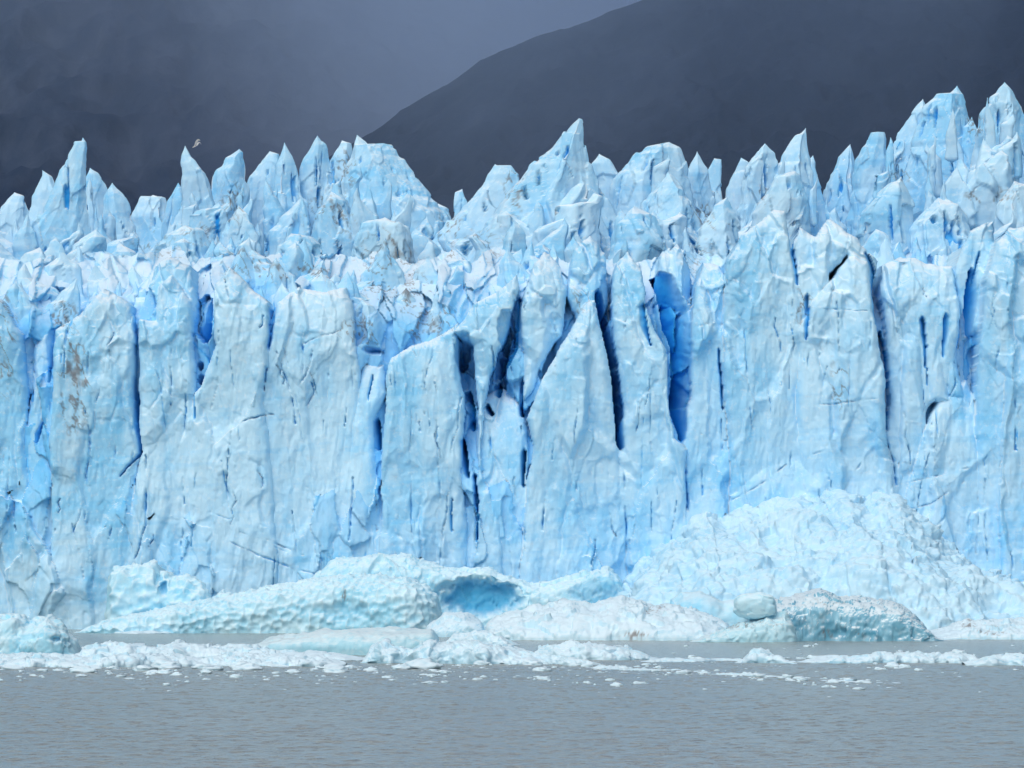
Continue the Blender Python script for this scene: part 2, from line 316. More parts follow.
OX = 330
SLABS += [([(x - 340, y) for x, y in p], d, t) for p, d, t in SLABS[1:7] if max(x for x, y in p) < 300] + [([(x + 335, y) for x, y in p], d, t) for p, d, t in SLABS[12:18]]
def build_wall():
    st = 1.0
    pxs = np.arange(-OX, 1350.1, st, dtype=np.float32); pys = np.arange(196, 641.1, st, dtype=np.float32)
    PX, PY = np.meshgrid(pxs, pys, indexing='ij')
    sh = PX.shape
    P2 = np.stack([PX.ravel(), np.zeros(PX.size), PY.ravel()], 1).astype(np.float32)
    # rough edges
    wxn = (fbm(P2 / [26, 1, 40], 3, 4) * 7 + fbm(P2 / [9, 1, 12], 4, 2) * 1.4).reshape(sh)
    wyn = (fbm(P2 / [26, 1, 30], 5, 4) * 8 + fbm(P2 / [9, 1, 9], 6, 2) * 1.6).reshape(sh)
    WX, WY = PX + wxn * 0.6, PY + wyn * 0.7
    def wor(cx, cz, s, w=1.0, tilt=1.0):
        Q = np.stack([(PX + w * wxn).ravel() / cx, np.full(PX.size, .5), (PY + w * wyn).ravel() / cz], 1)
        return [a.reshape(sh) for a in worley(Q, s, tilt)]
    b0, _, e0, _ = wor(42, 120, 11, 1.2, 1.0)
    b1, _, e1, _ = wor(22, 42, 21, 1.0, 1.0)
    b2, _, e2, _ = wor(9, 14, 31, 0.6, 1.0)
    b0c = b0 * sstep(0, .15, e0); b1c = b1 * sstep(0, .14, e1)
    up = sstep(330, 215, PY)
    rec = up * 20 + sstep(360, 640, PY) * -2.0
    gl = sstep(400, 520, PY)
    depth = 5.5 * (1 - .72 * gl) + rec + (b0 * 3.2 + b1 * 1.6) * (1 - .6 * gl)
    sid = np.zeros(sh, np.int32)
    inner = np.full(sh, -1.0, np.float32)
    for i, (poly, d, tl) in enumerate(SLABS):
        p = np.array(poly, float)
        i0 = max(int(p[:, 0].min() + OX - 12), 0); i1 = min(int(p[:, 0].max() + OX + 12), sh[0])
        sl = (slice(i0, i1), slice(None))
        sd = poly_sdf(WX[sl], WY[sl], poly)
        ed = np.clip(sd / 9.0, 0, 1)
        cx = p[:, 0].mean()
        dd = d * (1 - .5 * gl[sl]) + (1 - np.sqrt(1 - (1 - ed) ** 2)) * (1.5 - .8 * gl[sl]) + (PX[sl] - cx) * tl * 0.8
        ytop = p[:, 1].min()
        dd = dd + np.clip((ytop + 70 - PY[sl]) / 70, 0, 1) ** 2 * 3.0       # crown leans back
        dd = dd - np.clip((PY[sl] - 430) / 200, 0, 1) * 1.0 * (1 if d > -1 else .3)
        win = (sd > 0) & (dd < depth[sl])
        depth[sl] = np.where(win, dd, depth[sl]); sid[sl] = np.where(win, i + 1, sid[sl])
        inner[sl] = np.where(win, ed, inner[sl])
    # lower wall welds together
    sp = fbm(P2 / [60, 1, 80], 66, 3).reshape(sh)
    flute = fbm(np.stack([(P2[:, 0] + 9 * fbm(P2 / [40, 1, 60], 60, 2)) / 9, P2[:, 1], P2[:, 2] / 42], 1), 61, 4).reshape(sh)
    lump = fbm(P2 / [48, 1, 80], 62, 4).reshape(sh)
    fine = fbm(P2 / [4.5, 1, 6], 63, 3).reshape(sh)
    ridg = 1 - np.abs(fbm(P2 / [18, 1, 30], 64, 4).reshape(sh)) * 2
    stri = 1 - 2 * np.abs(fbm(np.stack([(P2[:, 0] + .12 * P2[:, 2]) / 5.5, P2[:, 1], P2[:, 2] / 26], 1), 65, 3).reshape(sh))
    depth = depth + b0c * .85 + b0 * .22 + b1c * .42 * sstep(-.3, .4, sp) + b1 * .05 + b2 * sstep(0, .12, e2) * 0.13 * sstep(-.3, .4, sp) + flute * 0.20 + lump * 0.42 + fine * 0.05 - ridg * 0.12 - stri * .13 * sstep(-.2, .4, -sp)
    depth += sstep(390, 290, PY) * (b1c * .45 + b2 * sstep(0, .15, e2) * .12)
    depth += np.where(up > 0.05, b1c * .5 + b1 * .25, 0) * up
    deep_blue = np.where(sid == 0, 0.22 + .30 * sstep(260, 330, PY), 0.0).astype(np.float32) * (1 - sstep(470, 600, PY))  # recesses between slabs painted bluer, in place of light scattered in the ice
    deep_blue += 0.25 * sstep(.06, 0.0, e1) * sstep(.3, .6, vnoise(P2 / [60, 1, 60], 77).reshape(sh) * .5 + .5)
    cn = fbm(P2 / [3.0, 1, 4.0], 69, 2).reshape(sh) + .6 * fbm(P2 / [9, 1, 12], 70, 2).reshape(sh)
    sp2 = fbm(P2 / [14, 1, 20], 68, 3).reshape(sh)
    rc = np.random.default_rng(77); hair = []
    for q in range(300):
        x = rc.uniform(-320, 1340); y = rc.uniform(275, 600); L = rc.uniform(14, 90) * rc.uniform(.5, 1.4); dx = rc.normal(0, .10) * L
        if rc.random() < .05: dx, L = rc.uniform(15, 50) * rc.choice([-1, 1]), rc.uniform(4, 22)
        n = 4; ww = rc.uniform(.4, .85)
        hair.append(([(x + dx * t / n + rc.normal(0, 1.2), y + L * t / n, ww * (1 if 0 < t < n else .5)) for t in range(n + 1)], rc.uniform(.4, 2.2)))
    for pts, dep in CRACKS + hair:
        p = np.array(pts, np.float32)
        wm = p[:, 2].max() + 6
        i0 = max(int(p[:, 0].min() + OX - wm - 8), 0); i1 = min(int(p[:, 0].max() + OX + wm + 9), sh[0])
        j0 = max(int(p[:, 1].min() - 196 - wm - 8), 0); j1 = min(int(p[:, 1].max() - 196 + wm + 9), sh[1])
        sl = (slice(i0, i1), slice(j0, j1))
        X = PX[sl] + wxn[sl] * .35 + .5 * sp2[sl]; Y = PY[sl] + wyn[sl] * .25
        steep = np.abs(p[-1, 1] - p[0, 1]) > 1.2 * np.abs(p[-1, 0] - p[0, 0])
        if steep and dep >= 4:
            o = np.argsort(p[:, 1]); yy_, xx_, ww_ = p[o, 1], p[o, 0], p[o, 2]
            xl = np.interp(Y, yy_, xx_); wl = np.interp(Y, np.r_[yy_[0] - 4, yy_, yy_[-1] + 3], np.r_[0.01, ww_, 0.01])
            wl = np.maximum(wl * (1 + .28 * sp2[sl]), .02)
            side = -1.0 if (int(p[0, 0]) in (598, 662, 974, 623, 946, 53)) else 1.0
            q = (X - xl) / wl * side                       # sharp lip at q = 1, sloping wall on the other side
            m = np.where(q < 1.0, np.clip((q + 1.5) / 2.3, 0, 1), 0) * (wl > .3)
            depth[sl] += m * dep * .42 * np.clip(wl / 1.5, .3, 1) * (1 + .25 * sp2[sl])
            deep_blue[sl] = np.maximum(deep_blue[sl], np.minimum(1, m ** .5 * (0.75 + dep * .025)))  # blue grows with crack depth: scattered light put into the colour
            continue
        best = np.full(X.shape, 9.0, np.float32)
        for k in range(len(p) - 1):
            x1, y1, w1 = p[k]; x2, y2, w2 = p[k + 1]
            ex, ey = x2 - x1, y2 - y1
            t = np.clip(((X - x1) * ex + (Y - y1) * ey) / (ex * ex + ey * ey), 0, 1)
            best = np.minimum(best, np.hypot(X - x1 - t * ex, Y - y1 - t * ey) / np.maximum(w1 + (w2 - w1) * t, .6))
        best = np.maximum(best + .8 * cn[sl] / max(1.0, float(p[:, 2].max())) + .25 * np.abs(sp2[sl]), 0)
        m = np.clip(1.15 - best, 0, 1) * np.clip(.5 + 1.8 * sp2[sl], 0, 1)
        depth[sl] += m * dep * .40
        deep_blue[sl] = np.maximum(deep_blue[sl], np.minimum(1, m * (0.65 + dep * .05)))  # thin cracks get the same painted scatter blue
    for cx, cy, rx, ry, dep, fr in HOLLOWS:
        r = np.hypot((WX - cx) / rx, (WY - cy) / ry) + .12 * cn
        m = (1 - sstep(.88, 1.02, r)) * np.clip(.62 + .38 * ((WX - cx) / rx * .8 + (WY - cy) / ry * .6), 0, 1)
        depth += m * dep * .7; deep_blue = np.maximum(deep_blue, m * fr)  # hollows tinted too, their inner light painted as blue
    X = wx(PX, D0); Z = wz(PY, D0); Y = D0 + depth
    V = np.stack([X, Y, Z], -1).reshape(-1, 3).astype(np.float32)
    dirt = dirt_at(P2[:, 0], P2[:, 2])
    Fq = grid_faces(*sh)
    cut = 240 + 20 * fbm(np.stack([P2[:, 0] / 26, 0 * P2[:, 0], 0 * P2[:, 0]], 1), 95, 4)
    keep = (sid.ravel() > 0) | (P2[:, 2] > cut)
    Fq = Fq[keep[Fq[:, 0]]]
    fid = sid.ravel()[Fq[:, 0]]
    fr = np.clip(deep_blue, 0, 1).ravel()
    AT = ice_attrs(V, fr, dirt)
    FI = np.full((sh[0] - 1) * (sh[1] - 1), -1, np.int32)
    kf = keep[grid_faces(*sh)[:, 0]]; FI[kf] = fid; FI = FI.reshape(sh[0] - 1, sh[1] - 1)
    def label(A):
        n = A.size; ix = np.arange(n).reshape(A.shape); lab = np.arange(n)
        h = (A[1:] == A[:-1]) & (A[1:] >= 0); v = (A[:, 1:] == A[:, :-1]) & (A[:, 1:] >= 0)
        a = np.r_[ix[1:][h], ix[:, 1:][v]]; b = np.r_[ix[:-1][h], ix[:, :-1][v]]
        while True:
            m = np.minimum(lab[a], lab[b]); new = lab.copy()
            np.minimum.at(new, lab[a], m); np.minimum.at(new, lab[b], m)
            while True:
                nn = new[new]
                if (nn == new).all(): break
                new = nn
            if (new == lab).all(): return lab.reshape(A.shape)
            lab = new
    extra = []
    for rnd_ in range(3):                                  # slivers cut off from their pillar belong to what they touch
        LB = label(FI)
        for i in range(len(SLABS) + 1):
            m = FI == i
            if not m.any(): continue
            u, c = np.unique(LB[m], return_counts=True)
            for uu, cc in zip(u, c):
                if cc == c.max(): continue
                mm = LB == uu
                if i == 0 and cc > 260:
                    FI[mm] = 1000 + len(extra); extra.append(1000 + len(extra)); continue
                a, b = np.nonzero(mm)
                nb = np.r_[FI[np.maximum(a - 1, 0), b], FI[np.minimum(a + 1, FI.shape[0] - 1), b]]
                nb = nb[(nb >= 0) & (nb != i)]
                FI[mm] = np.bincount(nb).argmax() if len(nb) else -1
    fid = FI.ravel()[kf]
    for i in list(range(len(SLABS) + 1)) + extra:
        f = Fq[fid == i]
        if not len(f): continue
        u, inv = np.unique(f, return_inverse=True)
        o = mesh_np('ice_wall' if i == 0 or i >= 1000 else 'ice_pillar', V[u] - GLO, inv.reshape(-1, 4), M_ICE, {k: a[u] for k, a in AT.items()}, GL)
    # the ice surface running back from the top of the wall
    nx, ny = 160, 60
    gx = np.linspace(-101, 101, nx); gy = np.linspace(0, 1, ny)
    GX, GY = np.meshgrid(gx, gy, indexing='ij')
    YY = D0 + 22 + GY * 320
    PP = np.stack([GX.ravel() * (1 + 0 * GY.ravel()), YY.ravel(), np.zeros(GX.size)], 1)
    zz = 36 + 12 * GY + fbm(PP / 14, 91, 4).reshape(GX.shape) * 7
    zz[:, -1] = -5; zz[0] = -5; zz[-1] = -5
    V = np.stack([GX * (1 + 1.2 * GY), YY, zz], -1).reshape(-1, 3)
    mesh_np('ice_plateau', V - GLO, grid_faces(nx, ny), M_ICE, ice_attrs(V, np.full(len(V), .1), np.zeros(len(V))), GL)
build_wall()

# ------------------------------------------------------------------ pinnacles: closed solids, each with its own outline and thickness
def loft_geo(poly, Y0, seed, ratio=0.75, res=1.25, amp=1.0, ridge=None):
    r = np.random.default_rng(seed)
    q = np.array(poly, float); pp = []
    for a, b in zip(q, np.roll(q, -1, 0)):
        m = max(1, int(np.hypot(*(b - a)) / 6))
        for e in range(m):
            t = e / m; j = 0 if e == 0 else 1
            pp.append(a + (b - a) * t + j * r.normal(0, .65, 2))
    p = np.array(pp)
    X = wx(p[:, 0], Y0); Z = wz(p[:, 1], Y0)
    px2m = Y0 / F
    ztop, zbot = Z.max(), Z.min()
    nz = int(np.clip((ztop - zbot) / (res * px2m), 14, 170))
    zs = zbot + (ztop - zbot) * np.linspace(0, 1, nz) ** 0.85
    L = np.full(nz, 1e9); R = np.full(nz, -1e9)
    n = len(p)
    for i in range(n):
        x1, z1, x2, z2 = X[i], Z[i], X[(i + 1) % n], Z[(i + 1) % n]
        if abs(z2 - z1) < 1e-6: continue
        t = (zs - z1) / (z2 - z1); ok = (t >= 0) & (t <= 1)
        xx = x1 + (x2 - x1) * t
        L = np.where(ok, np.minimum(L, xx), L); R = np.where(ok, np.maximum(R, xx), R)
    xt = X[Z.argmax()]
    bad = L > R; L[bad] = xt - .03; R[bad] = xt + .03
    w = np.maximum((R - L) / 2, 0.04); c = (L + R) / 2
    W = w.max()
    nr = int(np.clip(W * 2 / (res * px2m) * 1.5, 18, 110))
    # cross-section: an irregular polygon, finer on the side that faces the lake
    th = np.concatenate([np.linspace(math.pi, 2 * math.pi, int(nr * .72), endpoint=False), np.linspace(0, math.pi, nr - int(nr * .72), endpoint=False)])
    nr = len(th)
    k = r.integers(3, 5)
    ang = np.sort(np.concatenate([[0, math.pi], math.pi + np.sort(r.uniform(.12, .88, k)) * math.pi, r.uniform(.3, .7, 1) * math.pi]))
    rad = np.where(np.isin(ang, [0, math.pi]), 1, r.uniform(.75, 1.25, len(ang)))
    vx = np.clip(np.cos(ang) * rad, -.97, .97); vx[np.isin(ang, [0])] = 1; vx[ang == math.pi] = -1
    vy = np.sin(ang) * rad
    a2 = np.concatenate([ang, [ang[0] + 2 * math.pi]])
    cxs = np.interp(th, a2, np.append(vx, vx[0])); cys = np.interp(th, a2, np.append(vy, vy[0]))
    cxs = .86 * cxs + .14 * np.cos(th); cys = .86 * cys + .14 * np.sin(th)
    tz = np.linspace(0, 1, nz)
    shift = np.interp(tz, np.linspace(0, 1, 5), r.uniform(-.45, .45, 5)) * (1 - tz * .3)
    sx = cxs[None, :] + shift[:, None] * (1 - cxs[None, :] ** 2) * np.where(cys < 0, 1, .3)[None, :]
    d = ratio * (0.65 * w + 0.35 * np.minimum(W * .5, w * 1.5))
    lean = r.uniform(-.10, .22)
    G = np.stack([c[:, None] + w[:, None] * np.clip(sx, -1, 1), Y0 + d[:, None] * cys[None, :] + lean * (zs - zbot)[:, None], np.repeat(zs[:, None], nr, 1)], -1)
    N = grid_normals(G, True)
    ctr = np.stack([c, np.full(nz, Y0), zs], -1)[:, None, :]
    sgn = np.sign(((G - ctr) * N).sum(-1, keepdims=True).mean())
    N = N * sgn
    P = G.reshape(-1, 3)
    b0, _, e0, _ = worley(P / [3.0, 3.0, 5.5], seed + 500)
    b1, _, e1, _ = worley(P / [1.1, 1.1, 1.6], seed + 600)
    f0 = fbm(P / 2.2, seed + 700, 4); f1 = fbm(P / .5, seed + 800, 2)
    kx = r.uniform(-.45, .45)
    rd = 1 - 2 * np.abs(fbm(np.stack([P[:, 0] + kx * P[:, 2], P[:, 1], P[:, 2] * .16], 1) / 1.5, seed + 750, 3))
    lim = np.clip(w / 2.4, 0.05, 1)[:, None]
    disp = amp * ((0.36 * b0 + .04 * b1 + .13 * f0 + .02 * f1 + .13 * rd).reshape(nz, nr)) * np.minimum(lim, 1)
    G = G + N * disp[..., None]
    # ragged openings and deep blue seams
    seam = fbm(P / [.9, .9, 10.0], seed + 900, 3)
    m = sstep(.40, .50, seam).reshape(nz, nr) * lim * (cys < .2)[None, :] * sstep(.95, .8, tz)[:, None] * sstep(.65, .35, np.abs(N[..., 2]))
    G = G - N * (m * 1.1)[..., None]
    V = G.reshape(-1, 3)
    deep_blue = np.clip(m.ravel() * .8 + .12 * sstep(.0, .6, f0), 0, 1)
    Fq = grid_faces(nz, nr, True)
    tip = len(V)
    V = np.vstack([V, [[xt, G[-1, :, 1].mean(), ztop + .05]], [[c[0], Y0, zbot - .5]]])
    deep_blue = np.append(deep_blue, [0, 0])
    j = np.arange(nr); j2 = (j + 1) % nr
    top = np.stack([(nz - 1) * nr + j, np.full(nr, tip), np.full(nr, tip), (nz - 1) * nr + j2], 1)
    tri = np.stack([(nz - 1) * nr + j, np.full(nr, tip), (nz - 1) * nr + j2], 1)
    bot = np.stack([j2, np.full(nr, tip + 1), j], 1)
    T3 = np.concatenate([np.stack([Fq[:, 0], Fq[:, 1], Fq[:, 2]], 1), np.stack([Fq[:, 0], Fq[:, 2], Fq[:, 3]], 1), tri, bot])
    return V.astype(np.float32), T3, deep_blue

PIN = [
 ([(-20, 300), (-8, 225), (2, 207), (15, 193), (24, 197), (40, 230), (55, 300)], 575),
 ([(15, 300), (30, 210), (42, 170), (52, 176), (60, 190), (75, 300)], 572),
 ([(15, 330), (40, 230), (58, 176), (68, 152), (74, 141), (78, 147), (82, 137), (85, 141), (84, 172), (88, 215), (92, 260), (98, 330)], 546),
 ([(82, 300), (84, 180), (90, 168), (98, 173), (106, 184), (112, 240), (112, 300)], 570),
 ([(95, 300), (103, 195), (111, 182), (121, 192), (128, 203), (133, 225), (140, 300)], 560),
 ([(122, 300), (132, 210), (139, 195), (151, 193), (163, 196), (175, 230), (180, 300)], 575),
 ([(158, 300), (168, 202), (179, 184), (190, 200), (200, 300)], 572),
 ([(174, 290), (181, 200), (182, 158), (186, 147), (192, 158), (206, 174), (215, 205), (224, 290)], 562),
 ([(203, 300), (212, 176), (225, 158), (239, 149), (243, 152), (246, 172), (250, 220), (256, 300)], 568),
 ([(241, 300), (248, 182), (258, 164), (269, 150), (278, 153), (284, 200), (290, 300)], 572),
 ([(266, 290), (275, 165), (284, 142), (292, 155), (297, 170), (302, 220), (307, 290)], 566),
 ([(290, 300), (302, 165), (318, 137), (326, 146), (334, 180), (340, 300)], 570),
 ([(313, 320), (328, 160), (341, 138), (350, 141), (356, 200), (360, 320)], 566),
 ([(325, 310), (343, 175), (356, 132), (364, 138), (374, 150), (384, 148), (390, 142), (404, 158), (414, 172), (421, 186), (430, 201), (438, 215), (446, 310)], 558),
 ([(426, 280), (434, 206), (438, 203), (448, 208), (455, 230), (460, 280)], 585),
 ([(448, 260), (454, 212), (455, 191), (462, 188), (467, 200), (475, 230), (480, 260)], 585),
 ([(420, 275), (440, 240), (467, 202), (481, 186), (495, 164), (505, 172), (511, 166), (518, 175), (526, 200), (536, 275)], 556),
 ([(470, 310), (500, 232), (520, 185), (541, 158), (555, 144), (566, 130), (579, 118), (582, 119), (584, 141), (589, 162), (600, 190), (617, 232), (640, 310)], 546),
 ([(583, 300), (592, 165), (599, 155), (609, 161), (622, 185), (640, 230), (650, 300)], 560),
 ([(596, 310), (613, 180), (636, 155), (653, 146), (669, 142), (680, 148), (686, 165), (692, 220), (696, 310)], 554),
 ([(678, 290), (686, 175), (697, 152), (706, 168), (714, 200), (720, 290)], 560),
 ([(704, 240), (708, 170), (715, 157), (722, 158), (721, 180), (728, 240)], 575),
 ([(713, 300), (725, 190), (741, 158), (749, 162), (755, 200), (760, 300)], 560),
 ([(733, 320), (746, 170), (764, 145), (774, 154), (790, 200), (802, 320)], 554),
 ([(750, 300), (775, 170), (794, 137), (808, 125), (810, 152), (816, 200), (824, 300)], 550),
 ([(800, 290), (808, 160), (815, 153), (820, 180), (832, 230), (840, 290)], 557),
 ([(810, 300), (826, 190), (840, 155), (852, 142), (858, 170), (864, 300)], 560),
 ([(843, 300), (856, 160), (871, 133), (884, 133), (886, 155), (896, 230), (902, 300)], 557),
 ([(876, 270), (894, 143), (907, 120), (924, 98), (930, 110), (935, 180), (940, 270)], 570),
 ([(900, 250), (923, 112), (938, 93), (944, 102), (958, 85), (963, 94), (967, 109), (976, 150), (988, 250)], 566),
 ([(953, 250), (966, 125), (975, 114), (985, 140), (996, 250)], 562),
 ([(964, 270), (978, 115), (990, 99), (1003, 84), (1011, 92), (1020, 107), (1030, 140), (1048, 270)], 558),
 ([(1015, 260), (1028, 125), (1045, 105), (1060, 120), (1080, 260)], 565), ([(1060, 260), (1075, 130), (1090, 100), (1105, 130), (1130, 260)], 568),
 ([(-60, 300), (-50, 200), (-35, 170), (-20, 200), (0, 300)], 570), ([(-110, 300), (-100, 190), (-80, 160), (-62, 200), (-40, 300)], 570),
 # second rank, nearer the brink
 ([(135, 330), (148, 262), (165, 235), (185, 225), (205, 232), (218, 262), (230, 330)], 530),
 ([(205, 320), (222, 235), (238, 205), (248, 215), (262, 250), (272, 320)], 534),
 ([(255, 330), (272, 258), (290, 232), (312, 236), (330, 262), (342, 330)], 524),
 ([(300, 300), (315, 215), (330, 190), (345, 200), (356, 240), (364, 300)], 540),
 ([(340, 330), (352, 250), (362, 224), (385, 218), (408, 228), (416, 262), (424, 330)], 530),
 ([(395, 345), (418, 300), (440, 270), (455, 258), (470, 262), (478, 300), (482, 345)], 518),
 ([(495, 290), (506, 235), (514, 221), (522, 228), (528, 250), (534, 290)], 532),
 ([(605, 290), (618, 225), (635, 205), (655, 215), (668, 240), (676, 290)], 530),
 ([(640, 250), (652, 195), (668, 172), (684, 190), (698, 215), (712, 250)], 540),
 ([(690, 320), (700, 230), (715, 205), (728, 196), (740, 225), (748, 320)], 528),
 ([(738, 300), (752, 215), (775, 178), (795, 172), (808, 200), (818, 300)], 534),
 ([(845, 300), (862, 215), (884, 188), (900, 178), (912, 205), (922, 300)], 530),
 ([(898, 310), (915, 225), (940, 196), (962, 205), (975, 245), (985, 310)], 526),
 ([(930, 260), (945, 185), (962, 158), (978, 180), (996, 210), (1004, 260)], 544),
 ([(985, 280), (998, 205), (1015, 180), (1035, 185), (1050, 220), (1060, 280)], 530),
 ([(-10, 340), (5, 280), (22, 252), (38, 246), (52, 270), (62, 340)], 522),
 ([(85, 330), (100, 265), (118, 240), (134, 252), (146, 280), (152, 330)], 526),
 ([(345, 350), (352, 312), (362, 300), (374, 306), (384, 330), (390, 350)], 507), ([(385, 345), (394, 300), (406, 288), (416, 300), (424, 325), (430, 345)], 510), ([(425, 335), (432, 300), (444, 284), (452, 292), (462, 335)], 508),
 ([(350, 320), (362, 275), (376, 262), (386, 280), (396, 320)], 515), ([(405, 320), (414, 272), (428, 258), (440, 276), (450, 320)], 516), ([(330, 330), (336, 290), (348, 272), (358, 290), (366, 330)], 510),
 ([(10, 320), (16, 235), (28, 214), (36, 240), (42, 320)], 545),
]
PIN += [([(x - 330, y) for x, y in p], Y) for p, Y in PIN[:10]] + [([(x + 320, y + 12) for x, y in p], Y) for p, Y in PIN[22:31]]
N_SKY = 36
for i, (poly, Y0) in enumerate(PIN):
    if i < N_SKY:                                          # broad feet
        q = np.array(poly, float); dy = q[:, 1] - q[:, 1].min(); cx = q[q[:, 1].argmin(), 0]
        q[:, 0] = cx + (q[:, 0] - cx) * (1 + .28 * np.clip((dy - 40) / 90, 0, 1)); poly = q
    V, T3, fr = loft_geo(poly, Y0, 1000 + i * 7, ratio=.62 if i < 36 else .8)
    mesh_np('ice_pinnacle', V - GLO, T3, M_ICE, ice_attrs(V, fr, dirt_world(V)), GL)

# the jumble of small seracs between them: too many to count, one part
SKY = np.array([(-130, 190), (0, 205), (42, 175), (75, 150), (130, 205), (165, 198), (186, 160), (240, 155), (284, 145), (356, 135), (400, 155), (440, 208), (480, 190), (550, 150), (580, 120), (600, 160), (660, 145), (725, 180), (800, 135), (826, 180), (870, 140), (940, 95), (1003, 90), (1150, 130)])
VV, TT, FF, base = [], [], [], 0
r = np.random.default_rng(5)
for i in range(470):
    x = r.uniform(-310, 1330) if i % 4 else r.uniform(0, 1024); s0 = np.interp(x, SKY[:, 0], SKY[:, 1])
    q = r.uniform(0, 1) ** .8
    top = s0 + 22 + q * (292 - s0 - 22)
    w = r.uniform(9, 24) * (1 + .3 * q); h = r.uniform(55, 120)
    Y0 = 553 - 46 * q + r.uniform(-4, 3)
    k = r.uniform(-.75, .75)
    if i >= 370:                                   # thin blades along the crest
        top = s0 + r.uniform(6, 45); w = r.uniform(4, 9); h = r.uniform(45, 80); Y0 = r.uniform(548, 566); k *= 1.6
    elif i < 84:                                   # broad broken blocks continuing the wall upwards
        q = r.uniform(.55, 1); top = s0 + 22 + q * (285 - s0 - 22); w = r.uniform(18, 34); h = 110; Y0 = 528 - 22 * q
    if q > .45 and i < 370 and x - w < 700 and x + w > 640: continue      # leave the great crevasses open
    if q > .7 and i < 370 and any(x - w < b and x + w > a for a, b in ((456, 478), (500, 528), (596, 620))): continue
    poly = [(x - w, top + h), (x - w * r.uniform(.55, .95), top + h * r.uniform(.2, .45)), (x + k * w - w * r.uniform(.1, .4), top + h * r.uniform(.05, .16)), (x + k * w, top),
            (x + k * w + w * r.uniform(.1, .4), top + h * r.uniform(.04, .2)), (x + w * r.uniform(.55, .95), top + h * r.uniform(.25, .5)), (x + w, top + h)]
    V, T3, fr = loft_geo(poly, Y0, 4000 + i * 5, ratio=.8, res=1.5)
    VV.append(V); TT.append(T3 + base); FF.append(fr); base += len(V)
V = np.vstack(VV)
o = mesh_np('serac_field', V - GLO, np.vstack(TT), M_ICE, ice_attrs(V, np.concatenate(FF), dirt_world(V)), GL)
o['kind'] = 'stuff'

